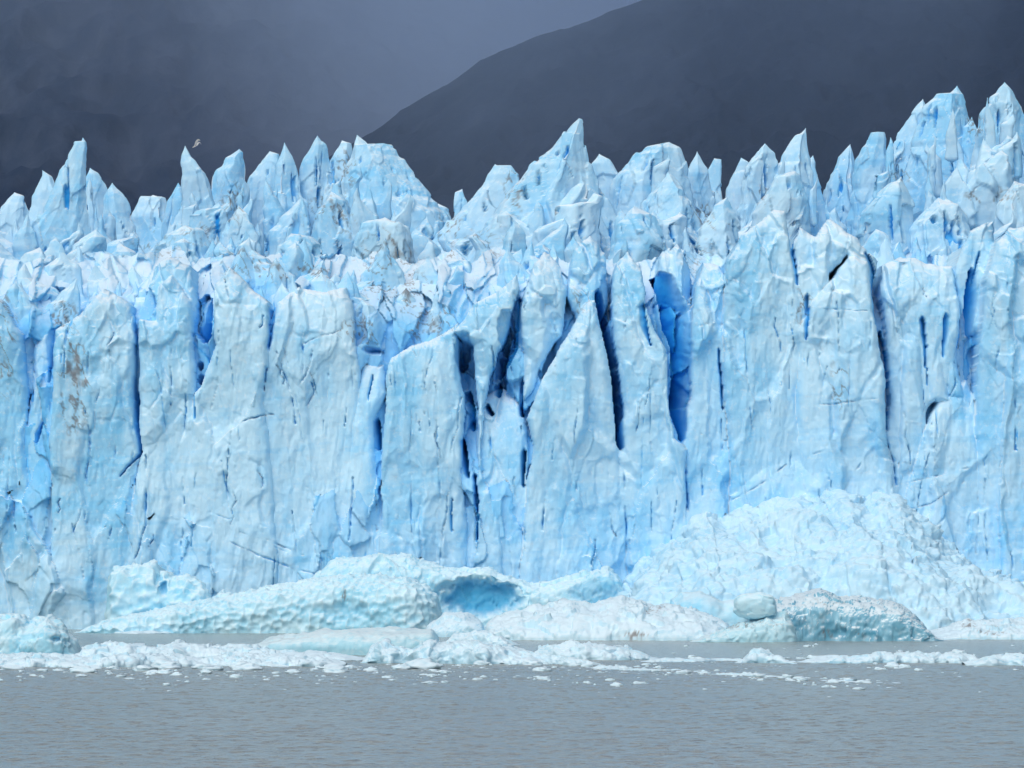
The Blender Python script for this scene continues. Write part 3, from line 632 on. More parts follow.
# ------------------------------------------------------------------ floating ice
def loaf(name, prof, Yf, D, mat, seed, p=0.6, style='rough', amp=0.4, res=1.3, nv=46, deep_blue=None, dirt=None, hollow=None, back=0.5, slant=0.0, wobble=0.0):
    pr = np.array(prof, float)
    Yr = Yf + D * back
    x0, x1 = wx(pr[0, 0], Yr), wx(pr[-1, 0], Yr)
    nx = int(np.clip((x1 - x0) / (res * Yr / F), 24, 420))
    u = np.linspace(x0, x1, nx)
    hz = np.interp(u, wx(pr[:, 0], Yr), wz(pr[:, 1], Yr))
    hz = np.maximum(hz, 0.02)
    xc = .5 * (x0 + x1)
    edge = np.clip(np.minimum(u - x0, x1 - u) / max(.18 * (x1 - x0), .3), 0, 1)
    DD = D * (.35 + .65 * np.sqrt(1 - (1 - edge) ** 2))
    wob = fbm(np.stack([u / max(D * .7, 1), 0 * u, 0 * u], 1), seed + 9, 3) * D * .12
    if wobble: wob = wob + wobble * fbm(np.stack([u / 6, 0 * u, 0 * u], 1), seed + 11, 4)
    nv1 = int(nv * .72)
    def arc(n, bk):
        f = (math.pi / 2) * np.linspace(0, 1, 3000) ** 4
        L = np.concatenate([[0], np.cumsum(np.hypot(np.diff(-np.cos(f) * D * bk), np.diff(np.percentile(hz, 80) * np.sin(f) ** p)))])
        return np.interp(np.linspace(0, 1, n) * L[-1], L, f)
    ph = np.concatenate([arc(nv1, back), math.pi - arc(nv - nv1 + 1, 1 - back)[::-1][1:]])
    zz = hz[:, None] * np.sin(ph)[None, :] ** p
    cyv = -np.cos(ph)
    yy = Yr + wob[:, None] + np.where(cyv < 0, D * back, D * (1 - back))[None, :] * cyv[None, :] * (DD / D)[:, None]
    sub = .5 + .2 * hz.max()
    yy = yy + (slant * (u - xc) / (x1 - x0))[:, None]
    zz[:, 0] = -sub; zz[:, -1] = -sub
    G = np.stack([np.repeat(u[:, None], nv, 1), yy, zz], -1)
    N = grid_normals(G); N = np.where(N[..., 2:3].mean() < 0, -N, N)
    P = G.reshape(-1, 3)
    A = amp
    if style == 'rough':
        b0, _, _, _ = worley(P / (A * 4.0), seed); b1, _, _, _ = worley(P / (A * 1.5), seed + 20)
        d = A * (.55 * b0 + .28 * b1 + .55 * fbm(P / (A * 3), seed + 40, 4) + .15 * fbm(P / (A * .6), seed + 41, 2))
    elif style == 'rubble':
        b0, f, e, _ = worley(P / [A * 3.2, A * 3.2, A * 2.6], seed); b1, g, _, _ = worley(P / (A * 1.2), seed + 20); b2, g2, _, _ = worley(P / (A * .55), seed + 25)
        d = A * (.75 * b0 + .18 * b1 + .05 * b2 - .35 * g * sstep(-.3, .3, fbm(P / (A * 6), seed + 44, 2)) + 1.2 * fbm(P / (A * 5), seed + 40, 4))
    elif style == 'apron':
        b0, f, e, _ = worley(P / [1.9, 1.9, 1.5], seed); b1, g, _, _ = worley(P / .8, seed + 20); b2, g2, _, _ = worley(P / .42, seed + 25)
        d = 2.6 * fbm(P / [8, 9, 7], seed + 40, 5) + .55 * worley(P / [4.5, 5, 4], seed + 50)[0] + .34 * b0 - .35 * f * sstep(-.2, .4, fbm(P / 6, seed + 44, 2)) + .16 * b1 - .25 * g + .05 * b2
    elif style == 'scallop':
        Q = P + .25 * A * np.stack([fbm(P / A, seed + 1, 2), fbm(P / A, seed + 2, 2), fbm(P / A, seed + 3, 2)], 1)
        _, f, _, _ = worley(Q / [A * 1.9, A * 1.9, A * 1.5], seed)
        _, f2, _, _ = worley(Q / (A * .8), seed + 30)
        d = A * (1.5 * f ** 2 + .18 * f2 ** 2 - .3) + A * .5 * fbm(P / (A * 5), seed + 40, 3) + A * .12 * fbm(P / (A * .5), seed + 41, 2)
    else:
        d = A * (.8 * fbm(P / (A * 4), seed, 4) + .15 * fbm(P / (A * .8), seed + 5, 3))
    fr = np.zeros(len(P)); dt = np.zeros(len(P))
    Xp = 512 + P[:, 0] * F / P[:, 1]; Yp = YH - (P[:, 2] - H) * F / P[:, 1]
    lim = np.clip(hz / (A * 2.5), .15, 1)[:, None].repeat(nv, 1).ravel()
    d = d * lim
    G = G + N * d.reshape(nx, nv)[..., None]
    for (cx, cy, rx, ry, dep, f) in (hollow or []):
        rr = np.hypot((Xp - cx) / rx, (Yp - cy) / ry) + .18 * fbm(P / .9, seed + 60, 3)
        m = 1 - sstep(.45, 1.0, rr)
        m = np.where(P[:, 1] < Yr, m, 0)
        G[..., 1] += (m * dep).reshape(nx, nv); fr = np.maximum(fr, m * f)
    if deep_blue: fr = np.maximum(fr, deep_blue(Xp, Yp, P))
    if dirt: dt = dirt(Xp, Yp, P)
    V = G.reshape(-1, 3)
    loc = np.array([xc, Yf, 0.0])
    return mesh_np(name, V - loc, grid_faces(nx, nv), mat, ice_attrs(V, fr, dt, 2.0, 950), None, True, tuple(loc))

def gauss(cx, cy, rx, ry, w=1.0): return lambda X, Y, P: w * np.exp(-((X - cx) / rx) ** 2 - ((Y - cy) / ry) ** 2)
def gmax(*fs): return lambda X, Y, P: np.maximum.reduce([f(X, Y, P) for f in fs])

o = loaf('ice_rubble', [(596, 640), (612, 618), (622, 596), (632, 590), (640, 572), (652, 562), (668, 540), (676, 541), (690, 522), (704, 514), (722, 519), (745, 512), (758, 514), (778, 504), (800, 507), (822, 510), (838, 500), (858, 508), (872, 499), (888, 501), (899, 511), (912, 522), (930, 541), (946, 543), (960, 560), (985, 566), (1005, 584), (1060, 598), (1130, 630)],
         458, 80, M_APRON, 31, p=1.2, style='apron', amp=.62, res=1.0, nv=260)
tag(o, 'steep apron of crushed pale ice rubble collapsed against the glacier wall on the right', 'ice rubble', kind='stuff')

BERG = 'icebergs afloat before the glacier'
tag(loaf('iceberg', [(108, 632), (110, 600), (113, 571), (118, 568), (156, 563), (160, 577), (166, 573), (172, 578), (190, 577), (203, 583), (208, 594), (212, 601), (222, 590), (230, 594), (240, 632)],
         483, 9, M_BERG, 41, p=.35, style='scallop', amp=.55, res=1.1, nv=60, hollow=[(163, 588, 5, 9, 1.5, .5)]), 'upright squared block of dimpled ice behind the tail of the long whaleback iceberg', 'iceberg', BERG)
tag(loaf('iceberg', [(300, 600), (312, 580), (330, 563), (350, 557), (380, 555), (410, 556), (440, 566), (470, 570), (490, 569), (510, 577), (530, 584), (560, 578), (590, 571), (608, 569), (618, 575), (624, 590), (627, 618)],
         484, 10, M_BERG, 42, p=.33, style='rough', amp=.7, res=1.1, nv=64, hollow=[(482, 598, 54, 24, 3.0, .78), (592, 592, 32, 18, .6, .5)],), 'iceberg with a deep turquoise hollow under a white crest against the wall', 'iceberg', BERG)
tag(loaf('iceberg', [(76, 634), (90, 628), (110, 622), (150, 613), (190, 604), (230, 597), (270, 588), (310, 580), (345, 576), (380, 576), (410, 579), (428, 588), (437, 600), (440, 615), (442, 634)],
         468, 15, M_BERG, 43, p=.42, style='scallop', amp=.45, res=1.0, nv=80, hollow=[(345, 612, 30, 14, .5, .32), (320, 604, 60, 18, .2, .16)], dirt=gauss(345, 595, 2.5, 4, 2.0)), 'long whaleback iceberg covered in scalloped dimples with one dark spot', 'iceberg', BERG)
tag(loaf('iceberg', [(400, 640), (425, 630), (445, 614), (465, 613), (480, 621), (488, 640)], 440, 12, M_WHITE, 44, p=.7, amp=.5), 'small white hump of ice closing the gap under the turquoise hollow', 'iceberg', BERG)
tag(loaf('iceberg', [(482, 640), (490, 622), (515, 613), (545, 606), (570, 603), (592, 606), (620, 598), (640, 601), (660, 607), (690, 611), (722, 622), (740, 642)],
         418, 34, M_WHITE, 45, p=.95, amp=.8, nv=90, dirt=gmax(gauss(635, 634, 12, 3.5, 1.2), gauss(655, 608, 12, 3, .8))), 'low sloping white iceberg with dirt streaks running down to the water', 'iceberg', BERG)
tag(loaf('iceberg', [(668, 625), (672, 600), (682, 592), (700, 591), (712, 596), (722, 601), (735, 599), (748, 600), (756, 625)], 440, 8, M_BERG, 46, p=.45, style='smooth', amp=.8, deep_blue=gauss(700, 606, 50, 18, .34)), 'rounded cyan iceberg behind the dirty sloping one', 'iceberg', BERG)
tag(loaf('iceberg', [(742, 642), (752, 618), (768, 602), (790, 597), (820, 589), (838, 597), (870, 599), (893, 602), (905, 609), (918, 624), (932, 637), (948, 642)],
         414, 16, M_GLASS, 47, p=.36, style='rough', amp=.36, res=1.0, nv=80, hollow=[(770, 634, 15, 13, .9, .95)], deep_blue=gmax(gauss(768, 630, 20, 14, .8), gauss(828, 630, 18, 14, .5)), dirt=gmax(gauss(825, 634, 8, 5, .9), gauss(858, 636, 6, 4, .9), gauss(830, 603, 30, 4, .4))), 'glassy dark teal iceberg with a frosted white rim', 'iceberg', BERG)
tag(loaf('iceberg', [(690, 642), (720, 631), (745, 622), (765, 615), (785, 612), (792, 624), (797, 642)], 408, 7, M_TEAL, 48, p=.7, amp=.4, dirt=gauss(740, 624, 40, 5, .9)), 'low tilted wedge of ice with a brown dirt band beside the glassy teal iceberg', 'iceberg', BERG)
tag(loaf('iceberg', [(900, 642), (925, 634), (945, 629), (965, 622), (990, 623), (1010, 621), (1030, 618), (1080, 620), (1130, 642)], 424, 22, M_WHITE, 49, p=.9, amp=.6, nv=70, dirt=gmax(gauss(968, 625, 6, 2.5, 1.4), gauss(992, 632, 14, 3, 1.0))), 'low white ice shelf with dark flecks below the rubble apron on the right', 'iceberg', BERG)
tag(loaf('iceberg', [(-90, 656), (-70, 622), (-20, 615), (0, 617), (18, 616), (30, 624), (38, 620), (50, 615), (60, 621), (68, 632), (77, 640), (81, 657)], 342, 9, M_BERG, 50, p=.5, amp=.5, res=1.1, nv=60, dirt=gauss(23, 645, 5, 4, .8), hollow=[(55, 640, 6, 4, .8, .3)]), 'lumpy white and blue iceberg at the left edge, nearest of the large bergs', 'iceberg', BERG)
tag(loaf('iceberg', [(246, 656), (252, 646), (275, 637), (310, 632), (350, 630), (400, 628), (432, 630), (438, 640), (442, 656)], 346, 10, M_TEAL, 51, p=.55, style='smooth', amp=.5, deep_blue=gauss(300, 648, 60, 8, .15)), 'flat smooth pale teal iceberg in front of the whaleback', 'iceberg', BERG)
# rock-like knob of ice resting on the glassy berg
def lump_mesh(seed, sub=4, amp=.25, flat=1.0, cut=None):
    bm = bmesh.new(); bmesh.ops.create_icosphere(bm, subdivisions=sub, radius=1)
    V = np.array([v.co for v in bm.verts]); T3 = np.array([[v.index for v in f.verts] for f in bm.faces]); bm.free()
    b, _, _, _ = worley(V * 1.6 + seed, seed); b1, _, _, _ = worley(V * 4 + seed, seed + 8)
    R = 1 + amp * (b + .35 * b1 + .6 * fbm(V * 2 + seed, seed + 3, 4))
    V = V * R[:, None]; V[:, 2] *= flat
    return V, T3
V, T3 = lump_mesh(3, 5, .11)
V = np.sign(V) * np.abs(V) ** .78 * [2.15, 1.6, 1.35]
o = mesh_np('ice_boulder', V, T3, M_BERG, ice_attrs(V, np.zeros(len(V)), np.zeros(len(V)), 2.0), None, True, (float(wx(755, 410.5)), 410.5, float(wz(606, 410.5))))
tag(o, 'smooth rounded boulder of pale ice perched on the left end of the glassy teal iceberg', 'ice boulder')

# growlers and rafts of brash
RAFT = 'rafts of white brash ice'
RAFTS = [
 ([(360, 664), (372, 648), (385, 643), (400, 649), (415, 648), (430, 641), (440, 645), (455, 644), (480, 643), (500, 650), (530, 656), (550, 664)], 312, 6, .45, 'bumpy white brash raft in the middle, just in front of the flat teal iceberg'),
 ([(532, 661), (540, 647), (552, 644), (570, 643), (600, 645), (625, 648), (645, 655), (668, 661)], 326, 5, .4, 'white raft with a blunt left end in open water below the sloping dirty iceberg'),
 ([(-60, 668), (0, 660), (40, 657), (75, 661), (120, 655), (160, 656), (200, 660), (240, 657), (275, 662), (300, 668)], 302, 6, .3, 'low slushy raft nearest the camera at the left'),
 ([(74, 656), (90, 646), (110, 643), (130, 642), (150, 647), (170, 645), (200, 644), (222, 650), (250, 647), (290, 652), (330, 653), (380, 660)], 326, 9, .45, 'long knobbly brash raft stretching left from the flat teal iceberg'),
 ([(736, 664), (746, 658), (756, 652), (764, 650), (774, 654), (784, 659), (797, 664)], 312, 3, .3, 'little white pyramid of ice alone in the dark water'),
 ([(786, 664), (820, 657), (850, 656), (880, 653), (905, 652), (940, 654), (972, 655), (976, 659), (1000, 655), (1040, 656), (1080, 664)], 316, 5, .3, 'thin white brash line along the right behind the open water'),
 ([(640, 661), (665, 658), (700, 659), (740, 659), (752, 661)], 320, 3, .15, 'thread of slush joining the blunt raft to the little ice pyramid'),
 ([(600, 672), (612, 669.5), (640, 669), (668, 670), (690, 671), (705, 673)], 290, 2.5, .16, ('thin streak of brash trailing right from the flat white floe', -9)),
 ([(712, 677), (730, 674), (760, 675), (790, 676), (806, 679)], 274, 2, .14, ('middle piece of the broken diagonal brash streak on the right', -8)),
 ([(818, 682), (835, 680), (860, 681), (885, 682), (893, 685)], 262, 2, .12, ('tail end of the broken diagonal brash streak, farthest from the floe', -6)),
 ([(585, 671), (600, 666), (620, 667), (628, 671)], 296, 2, .2, 'flat white floe at the head of the diagonal brash streak'),
 ([(80, 634), (120, 631), (180, 631), (215, 630), (226, 634)], 466, 4, .25, 'narrow white ledge of slush along the foot of the whaleback tail'),
 ([(100, 666), (130, 656), (165, 653), (190, 657), (210, 664)], 309, 4, .35, 'rounded hummock of slush in the left brash belt'),
 ([(190, 664), (220, 657), (250, 655), (290, 656), (320, 659), (345, 664)], 303, 7, .25, 'flat smooth pan of slush lying before the flat teal iceberg'),
 ([(-60, 662), (-20, 655), (30, 654), (70, 656), (110, 660)], 322, 6, .25, 'low shelf of slush hugging the lumpy iceberg at the left edge'),
 ([(480, 662), (510, 652), (540, 654), (570, 657), (600, 663)], 310, 3, .2, 'small smooth pan of slush between the two middle rafts'),
 ([(420, 652), (450, 642), (480, 643), (510, 646), (535, 653)], 346, 9, .3, 'smooth white slab of slush behind the bumpy middle raft'),
 ([(960, 662), (985, 656), (1020, 655), (1060, 657), (1100, 662)], 309, 4, .25, 'thicker slush patch at the right end of the brash line'),
 ([(440, 645), (460, 634), (480, 632), (500, 636), (512, 641), (520, 645)], 392, 5, .35, 'white hummock between the teal flat berg and the sloping dirty berg'),
]
for i, (pr, Yf, D, A, lab) in enumerate(RAFTS):
    lab_ = lab if isinstance(lab, tuple) else (lab,); lab = lab_[0]
    tag(loaf('brash_raft', pr, Yf, D, M_WHITE, 70 + i * 3, p=.75, style='rubble', amp=A * .8, res=1.0, nv=60, slant=(0 if len(lab_) == 1 else lab_[1]), wobble=(6 if len(lab_) == 1 else 4)), lab, 'ice raft', RAFT)

# countable chunks
protos = []
for k in range(10):
    V, T3 = lump_mesh(20 + k, 3, .38, 1)
    me_o = mesh_np('ice_chunk', V, T3, M_WHITE, ice_attrs(V, np.zeros(len(V)), np.zeros(len(V)), 2.0), None, True)
    protos.append(me_o)
used = set()
def chunk(px, py, wpx, hpx, label, group):
    Y = F * H / (py - YH)
    k = random.randrange(len(protos))
    if k not in used: o = protos[k]; used.add(k)
    else: o = protos[k].copy(); C.objects.link(o)
    w = wpx * Y / F * .5; h = hpx * Y / F
    o.location = (float(wx(px, Y)), Y, h * .15)
    o.scale = (w, w * random.uniform(.6, 1.0), h * .75)
    o.rotation_euler = (0, 0, random.uniform(-.4, .4) if w > .3 else random.uniform(0, 6.28))
    tag(o, label, 'ice chunk', group)
rr = random.Random(11)
bands = [  # (x0,y0,x1,y1,spread,n,wmin,wmax)
 (-40, 664, 420, 668, 3.5, 26, 4, 22, 'small white lump in the slushy belt at the left'),
 (-30, 674, 330, 676, 5, 40, 3, 14, 'small scrap of ice floating clear below the left slush belt'),
 (-20, 669, 470, 672, 4, 34, 9, 32, 'flat pan of white ice loosened from the front of the slush belt'),
 (80, 650, 480, 654, 4, 18, 5, 20, 'knob of white ice on the rim of the long left raft'),
 (420, 664, 660, 668, 4, 26, 4, 18, 'scrap of ice strewn below the middle rafts'),
 (360, 676, 640, 684, 5, 26, 3, 14, 'stray scrap of ice in open water at mid picture'),
 (600, 668, 880, 684, 2, 40, 4, 16, 'scrap of ice in the diagonal streak on the right'),
 (700, 672, 860, 690, 2, 20, 3, 16, 'crumb of ice just below the diagonal streak'),
 (640, 658, 1060, 660, 3, 34, 5, 20, 'lump of ice in the thin brash line on the right'),
 (860, 668, 1050, 668, 1.5, 12, 5, 18, 'small floe just below the right brash line'),
 (240, 646, 340, 646, 6, 6, 6, 14, 'white knob beside the flat teal iceberg'),
 (80, 644, 1020, 648, 2, 16, 3, 10, 'crumb of ice in the still channel below the icebergs'),
]
for (x0, y0, x1, y1, sp, n, w0, w1, lab) in bands:
    for i in range(n):
        t = rr.random(); w = w0 + (w1 - w0) * rr.random() ** 2.2
        y = y0 + (y1 - y0) * t + rr.gauss(0, sp * .6)
        chunk(x0 + (x1 - x0) * t, max(y, 634), w, max(1.6, w * rr.uniform(.16, .34)), lab, lab.replace('small', 'pieces like').split(' in ')[0] + ' group' if False else 'chunks: ' + lab)

def crumbs():
    V0, T0 = lump_mesh(71, 2, .35)
    r = np.random.default_rng(99); Vs, Ts = [], []
    spots = []
    for q in range(900):
        a = r.random()
        if a < .45: x, y = r.uniform(-60, 640), 664 + abs(r.normal(0, 9))
        elif a < .62: x = r.uniform(580, 900); y = 668 + (x - 590) * .052 + r.normal(0, 2.0)
        elif a < .76: x, y = r.uniform(640, 1080), 661 + r.normal(0, 2.6)
        elif a < .88: x, y = r.uniform(-60, 1080), r.uniform(643, 660)
        else: x, y = r.uniform(-60, 1080), 666 + abs(r.normal(0, 12))
        if y < 641: continue
        spots.append((x, y))
    for k, (x, y) in enumerate(spots):
        Y = F * H / (y - YH); w = (1.2 + 5 * r.random() ** 3) * Y / F * .5
        Vs.append(V0 * [w, w * r.uniform(.8, 2.5), w * r.uniform(.15, .35)] + [float(wx(x, Y)), Y, w * .05]); Ts.append(T0 + k * len(V0))
    V = np.vstack(Vs)
    tag(mesh_np('brash_ice', V, np.vstack(Ts), M_WHITE, ice_attrs(V, np.zeros(len(V)), np.zeros(len(V)), 2.0)), 'fine white crumbs of ice scattered over the water along the brash belts', 'brash ice', kind='stuff')
crumbs()

# ------------------------------------------------------------------ water
def water():
    T = NT('lake_water')
    tc = T.n('ShaderNodeTexCoord').outputs['Object']
    n1 = T.noise(T.mapping(tc, (1, .55, 1)), 1.6, 5, 0.62, .3)
    n2 = T.noise(T.mapping(tc, (1, .5, 1), (0, 0, .5)), 3.0, 4, 0.6, .2)
    n3 = T.noise(T.mapping(tc, (.5, .2, 1)), 0.05, 3, 0.5)
    bs = T.n('ShaderNodeBsdfPrincipled')
    T.l(T.mix(T.ramp(n3, .3, .7), (0.29, 0.335, 0.325), (0.31, 0.345, 0.33)), bs.inputs['Base Color'])
    bs.inputs['Roughness'].default_value = 0.18; bs.inputs['IOR'].default_value = 1.33
    bp = T.n('ShaderNodeBump'); bp.inputs['Strength'].default_value = 1.0; bp.inputs['Distance'].default_value = .35
    T.l(T.math('ADD', n1, T.math('MULTIPLY', n2, .35)), bp.inputs['Height'])
    T.l(bp.outputs['Normal'], bs.inputs['Normal']); T.l(bs.outputs[0], T.out.inputs['Surface'])
    # one sheet, finely rippled where the lake lies before the camera
    ys = np.concatenate([[-3000, -500, -50, 40, 90], np.linspace(120, 330, 900), np.linspace(331, 520, 120), [600, 1000, 3000, 9000, 30000]])
    xs = np.concatenate([[-20000, -4000, -800, -200, -90], np.linspace(-50, 50, 600), [90, 200, 800, 4000, 20000]])
    XX, YY = np.meshgrid(xs, ys, indexing='ij')
    P = np.stack([XX.ravel(), YY.ravel(), 0 * XX.ravel()], 1)
    inn = ((np.abs(P[:, 0]) < 52) & (P[:, 1] > 110) & (P[:, 1] < 525))
    z = np.zeros(len(P))
    Q = P[inn]
    z[inn] = .06 * fbm(Q / [.6, .8, 1], 301, 2) + .035 * fbm(Q / [3, 2.4, 1], 302, 3)
    P[:, 2] = z
    o = mesh_np('water', P, grid_faces(len(xs), len(ys)), T.m)
    tag(o, 'grey rippled glacial lake water', 'water', kind='structure')
water()

# ------------------------------------------------------------------ mountains
def mountain_mat(name, rock, scrub, scree):
    T = NT(name)
    tc = T.n('ShaderNodeTexCoord').outputs['Object']
    n1 = T.noise(tc, .004, 8, .62, .5); n2 = T.noise(T.mapping(tc, (1, .4, .4), (0, .5, 0)), .012, 8, .65, .8)
    n3 = T.noise(tc, .03, 8, .7)
    sep = T.n('ShaderNodeSeparateXYZ'); T.l(tc, sep.inputs[0])
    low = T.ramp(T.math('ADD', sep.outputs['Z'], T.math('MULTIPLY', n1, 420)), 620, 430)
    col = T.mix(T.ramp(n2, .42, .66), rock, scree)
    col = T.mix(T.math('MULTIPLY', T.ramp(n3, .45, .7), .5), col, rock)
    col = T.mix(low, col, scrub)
    bs = T.n('ShaderNodeBsdfPrincipled'); T.l(col, bs.inputs['Base Color']); bs.inputs['Roughness'].default_value = .95
    bs.inputs['Specular IOR Level'].default_value = .05
    bp = T.n('ShaderNodeBump'); bp.inputs['Strength'].default_value = .45; bp.inputs['Distance'].default_value = 14
    T.l(T.noise(tc, .02, 9, .65), bp.inputs['Height']); T.l(bp.outputs['Normal'], bs.inputs['Normal'])
    T.l(bs.outputs[0], T.out.inputs['Surface'])
    return T.m

def mountain(name, crest, Yb, Yc, mat, seed, amp):
    cr = np.array(crest, float)
    nx, nt, nb = 360, 170, 14
    xs = np.linspace(wx(cr[0, 0], Yc), wx(cr[-1, 0], Yc), nx)
    hc = np.interp(xs, wx(cr[:, 0], Yc), wz(cr[:, 1], Yc))
    t = np.linspace(0, 1, nt)
    G = np.zeros((nx, nt + nb, 3))
    G[:, :nt, 0] = xs[:, None]; G[:, :nt, 1] = Yb + (Yc - Yb) * t[None, :]; G[:, :nt, 2] = hc[:, None] * t[None, :] ** 1.15
    tb = np.linspace(0, 1, nb + 1)[1:]
    G[:, nt:, 0] = xs[:, None]; G[:, nt:, 1] = Yc + (Yc - Yb) * .7 * tb[None, :]; G[:, nt:, 2] = hc[:, None] * (1 - tb[None, :])
    P = G.reshape(-1, 3)
    rid = 1 - 2 * np.abs(fbm(P / [amp * 5, amp * 9, amp * 9], seed, 6))
    gul = 1 - 2 * np.abs(fbm(P / [amp * 1.6, amp * 6, amp * 6], seed + 3, 5))
    env = np.concatenate([np.sin(np.pi * np.clip(t, 0, 1) ** .9) ** .6 + .2, np.full(nb, .1)])
    G[..., 2] += ((rid * amp + gul * amp * .4).reshape(nx, nt + nb) - amp * .6) * env[None, :]
    G[..., 1] -= ((rid * amp * 1.2 + gul * amp * .5).reshape(nx, nt + nb)) * env[None, :]
    G[:, -1, 2] = -5; G[:, 0, 2] = -5
    return mesh_np(name, G.reshape(-1, 3), grid_faces(nx, nt + nb), mat)

MR = mountain_mat('right_slope_rock', (0.012, 0.026, 0.055), (0.008, 0.018, 0.040), (0.028, 0.047, 0.086))  # blue of the distance haze is mixed into the slope colours
ML = mountain_mat('far_slope_rock', (0.011, 0.024, 0.056), (0.003, 0.013, 0.034), (0.030, 0.046, 0.084))  # far slope: rock colours carry the blue haze as well
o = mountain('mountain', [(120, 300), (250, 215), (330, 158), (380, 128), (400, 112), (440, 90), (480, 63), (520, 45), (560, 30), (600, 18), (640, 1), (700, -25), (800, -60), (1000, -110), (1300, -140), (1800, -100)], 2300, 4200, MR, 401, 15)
tag(o, 'dark slate mountainside whose bare ridge climbs to the right into cloud', 'mountain', kind='structure')
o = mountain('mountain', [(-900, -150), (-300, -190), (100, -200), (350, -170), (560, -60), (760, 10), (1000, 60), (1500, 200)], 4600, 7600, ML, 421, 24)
tag(o, 'far dark mountain on the left, forested at its foot and lost in cloud above', 'mountain', kind='structure')

# ------------------------------------------------------------------ low cloud lying on the mountains: closed bodies of even density
def vol_mat(name, col, dens, aniso=0.0):
    T = NT(name)
    v = T.n('ShaderNodeVolumePrincipled'); v.inputs['Color'].default_value = (*col, 1); v.inputs['Density'].default_value = dens; v.inputs['Anisotropy'].default_value = aniso
    T.l(v.outputs[0], T.out.inputs['Volume'])
    return T.m
def cloud(name, x0, x1, pytop, pybot, Yfar, thick, mat, seed, pw=1.6, xprof=None, t0=60, xt=None):
    """a bank whose lower edge thins out to nothing and whose body deepens upwards"""
    nx, nt = 90, 80
    t = np.linspace(0, 1, nt)
    px = np.linspace(x0, x1, nx)
    PXg, Tg = np.meshgrid(px, t, indexing='ij')
    P = np.stack([PXg.ravel() / 160, Tg.ravel() * 2.2, np.zeros(PXg.size)], 1)
    nz = fbm(P, seed, 4).reshape(PXg.shape)
    bot0 = bot = pybot + (0 if xprof is None else np.interp(px, *xprof))[:, None] if xprof is not None else np.full((nx, 1), float(pybot))
    pyg = 680.0 + (pytop - 680.0) * Tg
    te = np.clip((bot0 - pyg) / (bot0 - pytop), 0, 1)
    th = thick * np.clip(te + .16 * nz * np.sin(np.pi * te), 0.0, 2) ** pw + t0
    if xt is not None: th = th * np.interp(px, *xt)[:, None]
    if isinstance(Yfar, tuple): Yfar = np.interp(pyg, *Yfar)
    X = wx(PXg, Yfar); Z = wz(pyg, Yfar)
    back = np.stack([X, Yfar + 0 * X, Z], -1); front = np.stack([X, Yfar - th - 1, Z], -1)
    V = np.vstack([front.reshape(-1, 3), back.reshape(-1, 3)])
    f = grid_faces(nx, nt); n = nx * nt
    Fq = [f, f[:, ::-1] + n]
    def strip(idx):
        a = np.asarray(idx); return np.stack([a[:-1], a[1:], a[1:] + n, a[:-1] + n], 1)
    i0 = np.arange(nt); Fq += [strip(i0), strip(i0 + (nx - 1) * nt)[:, ::-1]]
    j0 = np.arange(nx) * nt; Fq += [strip(j0)[:, ::-1], strip(j0 + nt - 1)]
    o = mesh_np(name, V, np.vstack(Fq), mat)
    bm = bmesh.new(); bm.from_mesh(o.data); bmesh.ops.recalc_face_normals(bm, faces=bm.faces); bm.to_mesh(o.data); bm.free()
    return o
CL = vol_mat('cloud_vapour', (0.58, 0.75, 1.0), 0.00055)
CLB = vol_mat('thin_mist', (0.54, 0.73, 1.0), 0.00040)
o = cloud('cloud', -900, 1500, -420, 300, ([-420, 0, 200, 300, 580], [7900, 6850, 6000, 5700, 4750]), 2600, CL, 501, 1.8, ([-900, 0, 250, 420, 520, 700, 1500], [-40, -40, -20, 40, 60, 40, 0]), 420, ([-900, 0, 200, 400, 520, 700, 1500], [.28, .28, .5, 1.8, 3.6, 3.0, 1]))
tag(o, 'grey mist hiding the far left mountain and filling the gap behind the ridge', 'cloud', kind='stuff')
o = cloud('cloud', -400, 1700, -420, 270, ([-420, 0, 120, 270, 580], [5200, 4450, 3800, 3200, 2450]), 4400, CLB, 511, 1.45, None, 420, ([-400, 300, 480, 1700], [.2, .3, 1, 1]))
tag(o, 'thin mist hanging over the upper right mountainside', 'cloud', kind='stuff')

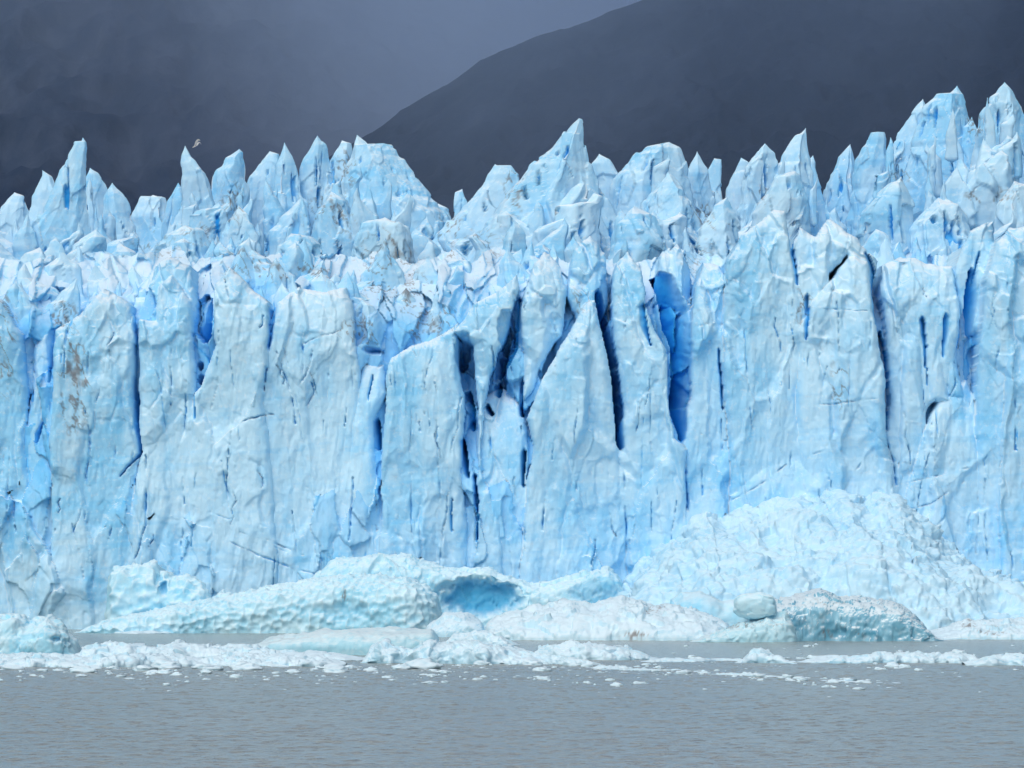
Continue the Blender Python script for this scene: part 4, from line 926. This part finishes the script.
# ------------------------------------------------------------------ the bird
def bird():
    Y = 470.0; u = Y / F
    c = np.array([float(wx(195.5, Y)), Y, float(wz(145.5, Y))])
    pts = {  # px offsets right, back (m), up, radii
        'tail': (2.6, .18, 1.2, .05, .03), 'rump': (1.2, .08, .4, .08, .07), 'body': (0, 0, -.4, .11, .10), 'chest': (-1.0, -.06, -1.0, .10, .10), 'neck': (-1.6, -.1, -1.5, .06, .06), 'head': (-2.2, -.14, -1.7, .065, .065), 'bill': (-3.0, -.2, -2.2, .018, .018),
        'sh_l': (.2, -.1, 1.2, .13, .035), 'el_l': (1.4, -.28, 3.8, .15, .03), 'wr_l': (3.0, -.34, 5.6, .13, .025), 'ti_l': (5.0, -.30, 4.6, .05, .012),
        'sh_r': (.5, .18, .8, .13, .035), 'el_r': (2.4, .42, 3.0, .15, .03), 'wr_r': (4.2, .55, 3.6, .13, .025), 'ti_r': (5.4, .6, 1.4, .05, .012)}
    names = list(pts); V = [(pts[n][0] * u, pts[n][1], pts[n][2] * u) for n in names]
    E = [('tail', 'rump'), ('rump', 'body'), ('body', 'chest'), ('chest', 'neck'), ('neck', 'head'), ('head', 'bill'), ('body', 'sh_l'), ('sh_l', 'el_l'), ('el_l', 'wr_l'), ('wr_l', 'ti_l'), ('body', 'sh_r'), ('sh_r', 'el_r'), ('el_r', 'wr_r'), ('wr_r', 'ti_r')]
    me = bpy.data.meshes.new('bird'); me.from_pydata(V, [(names.index(a), names.index(b)) for a, b in E], [])
    o = bpy.data.objects.new('bird', me); C.objects.link(o); o.location = c
    T = NT('white_feathers'); bs = T.n('ShaderNodeBsdfPrincipled')
    tc = T.n('ShaderNodeTexCoord').outputs['Object']
    T.l(T.mix(T.ramp(T.noise(tc, 3, 3), .45, .65), (.72, .72, .72), (.42, .43, .45)), bs.inputs['Base Color']); bs.inputs['Roughness'].default_value = .8
    T.l(bs.outputs[0], T.out.inputs['Surface']); me.materials.append(T.m)
    o.modifiers.new('skin', 'SKIN'); o.modifiers.new('sub', 'SUBSURF').render_levels = 2
    lay = me.skin_vertices[0] if me.skin_vertices else None
    if lay is None:
        bm = bmesh.new(); bm.from_mesh(me); bm.verts.layers.skin.verify(); bm.to_mesh(me); bm.free(); lay = me.skin_vertices[0]
    for i, n in enumerate(names):
        lay.data[i].radius = (pts[n][3], pts[n][4]); lay.data[i].use_root = (n == 'body')
    tag(o, 'small white bird in flight with raised wings against the dark mountain', 'bird')
bird()

# ------------------------------------------------------------------ light, sky, camera
SUN_EL, SUN_AZ = math.radians(52), math.radians(205)     # azimuth clockwise from +Y: behind the camera, a little to the left
w = bpy.data.worlds.new('World'); S.world = w; w.use_nodes = True
nt = w.node_tree; nt.nodes.clear()
sky = nt.nodes.new('ShaderNodeTexSky'); sky.sky_type = 'NISHITA'; sky.sun_disc = False
sky.sun_elevation = SUN_EL; sky.sun_rotation = SUN_AZ; sky.air_density = 1.0; sky.dust_density = 6.0; sky.ozone_density = 1.0
hs = nt.nodes.new('ShaderNodeHueSaturation'); hs.inputs['Saturation'].default_value = 0.80
bg = nt.nodes.new('ShaderNodeBackground'); bg.inputs['Strength'].default_value = 0.12
wo = nt.nodes.new('ShaderNodeOutputWorld')
nt.links.new(sky.outputs[0], hs.inputs['Color']); nt.links.new(hs.outputs[0], bg.inputs['Color']); nt.links.new(bg.outputs[0], wo.inputs['Surface'])
ld = bpy.data.lights.new('sun', 'SUN'); ld.energy = 0.8; ld.angle = math.radians(70); ld.color = (0.975, .99, 1.0)
lo = bpy.data.objects.new('sun', ld); C.objects.link(lo); lo.location = (-200, -200, 400)
from mathutils import Vector
dirv = Vector((math.sin(SUN_AZ) * math.cos(SUN_EL), math.cos(SUN_AZ) * math.cos(SUN_EL), math.sin(SUN_EL)))
lo.rotation_euler = (-dirv).to_track_quat('-Z', 'Y').to_euler()

cd = bpy.data.cameras.new('camera'); cam = bpy.data.objects.new('camera', cd); C.objects.link(cam)
cam.location = (0, 0, H); cam.rotation_euler = (math.radians(90), 0, 0)
cd.sensor_width = 36; cd.lens = 36 * F / 1024; cd.shift_y = (YH - 384) / 1024
cd.clip_start = 1; cd.clip_end = 60000
S.camera = cam
S.view_settings.view_transform = 'Standard'; S.view_settings.look = 'None'; S.view_settings.exposure = -0.10; S.view_settings.gamma = 1.0
S.cycles.max_bounces = 10; S.cycles.diffuse_bounces = 5; S.cycles.glossy_bounces = 3; S.cycles.volume_bounces = 4
S.cycles.use_denoising = True
S.cycles.use_adaptive_sampling = True; S.cycles.adaptive_threshold = 0.03; S.cycles.adaptive_min_samples = 12
S.cycles.caustics_reflective = False; S.cycles.caustics_refractive = False
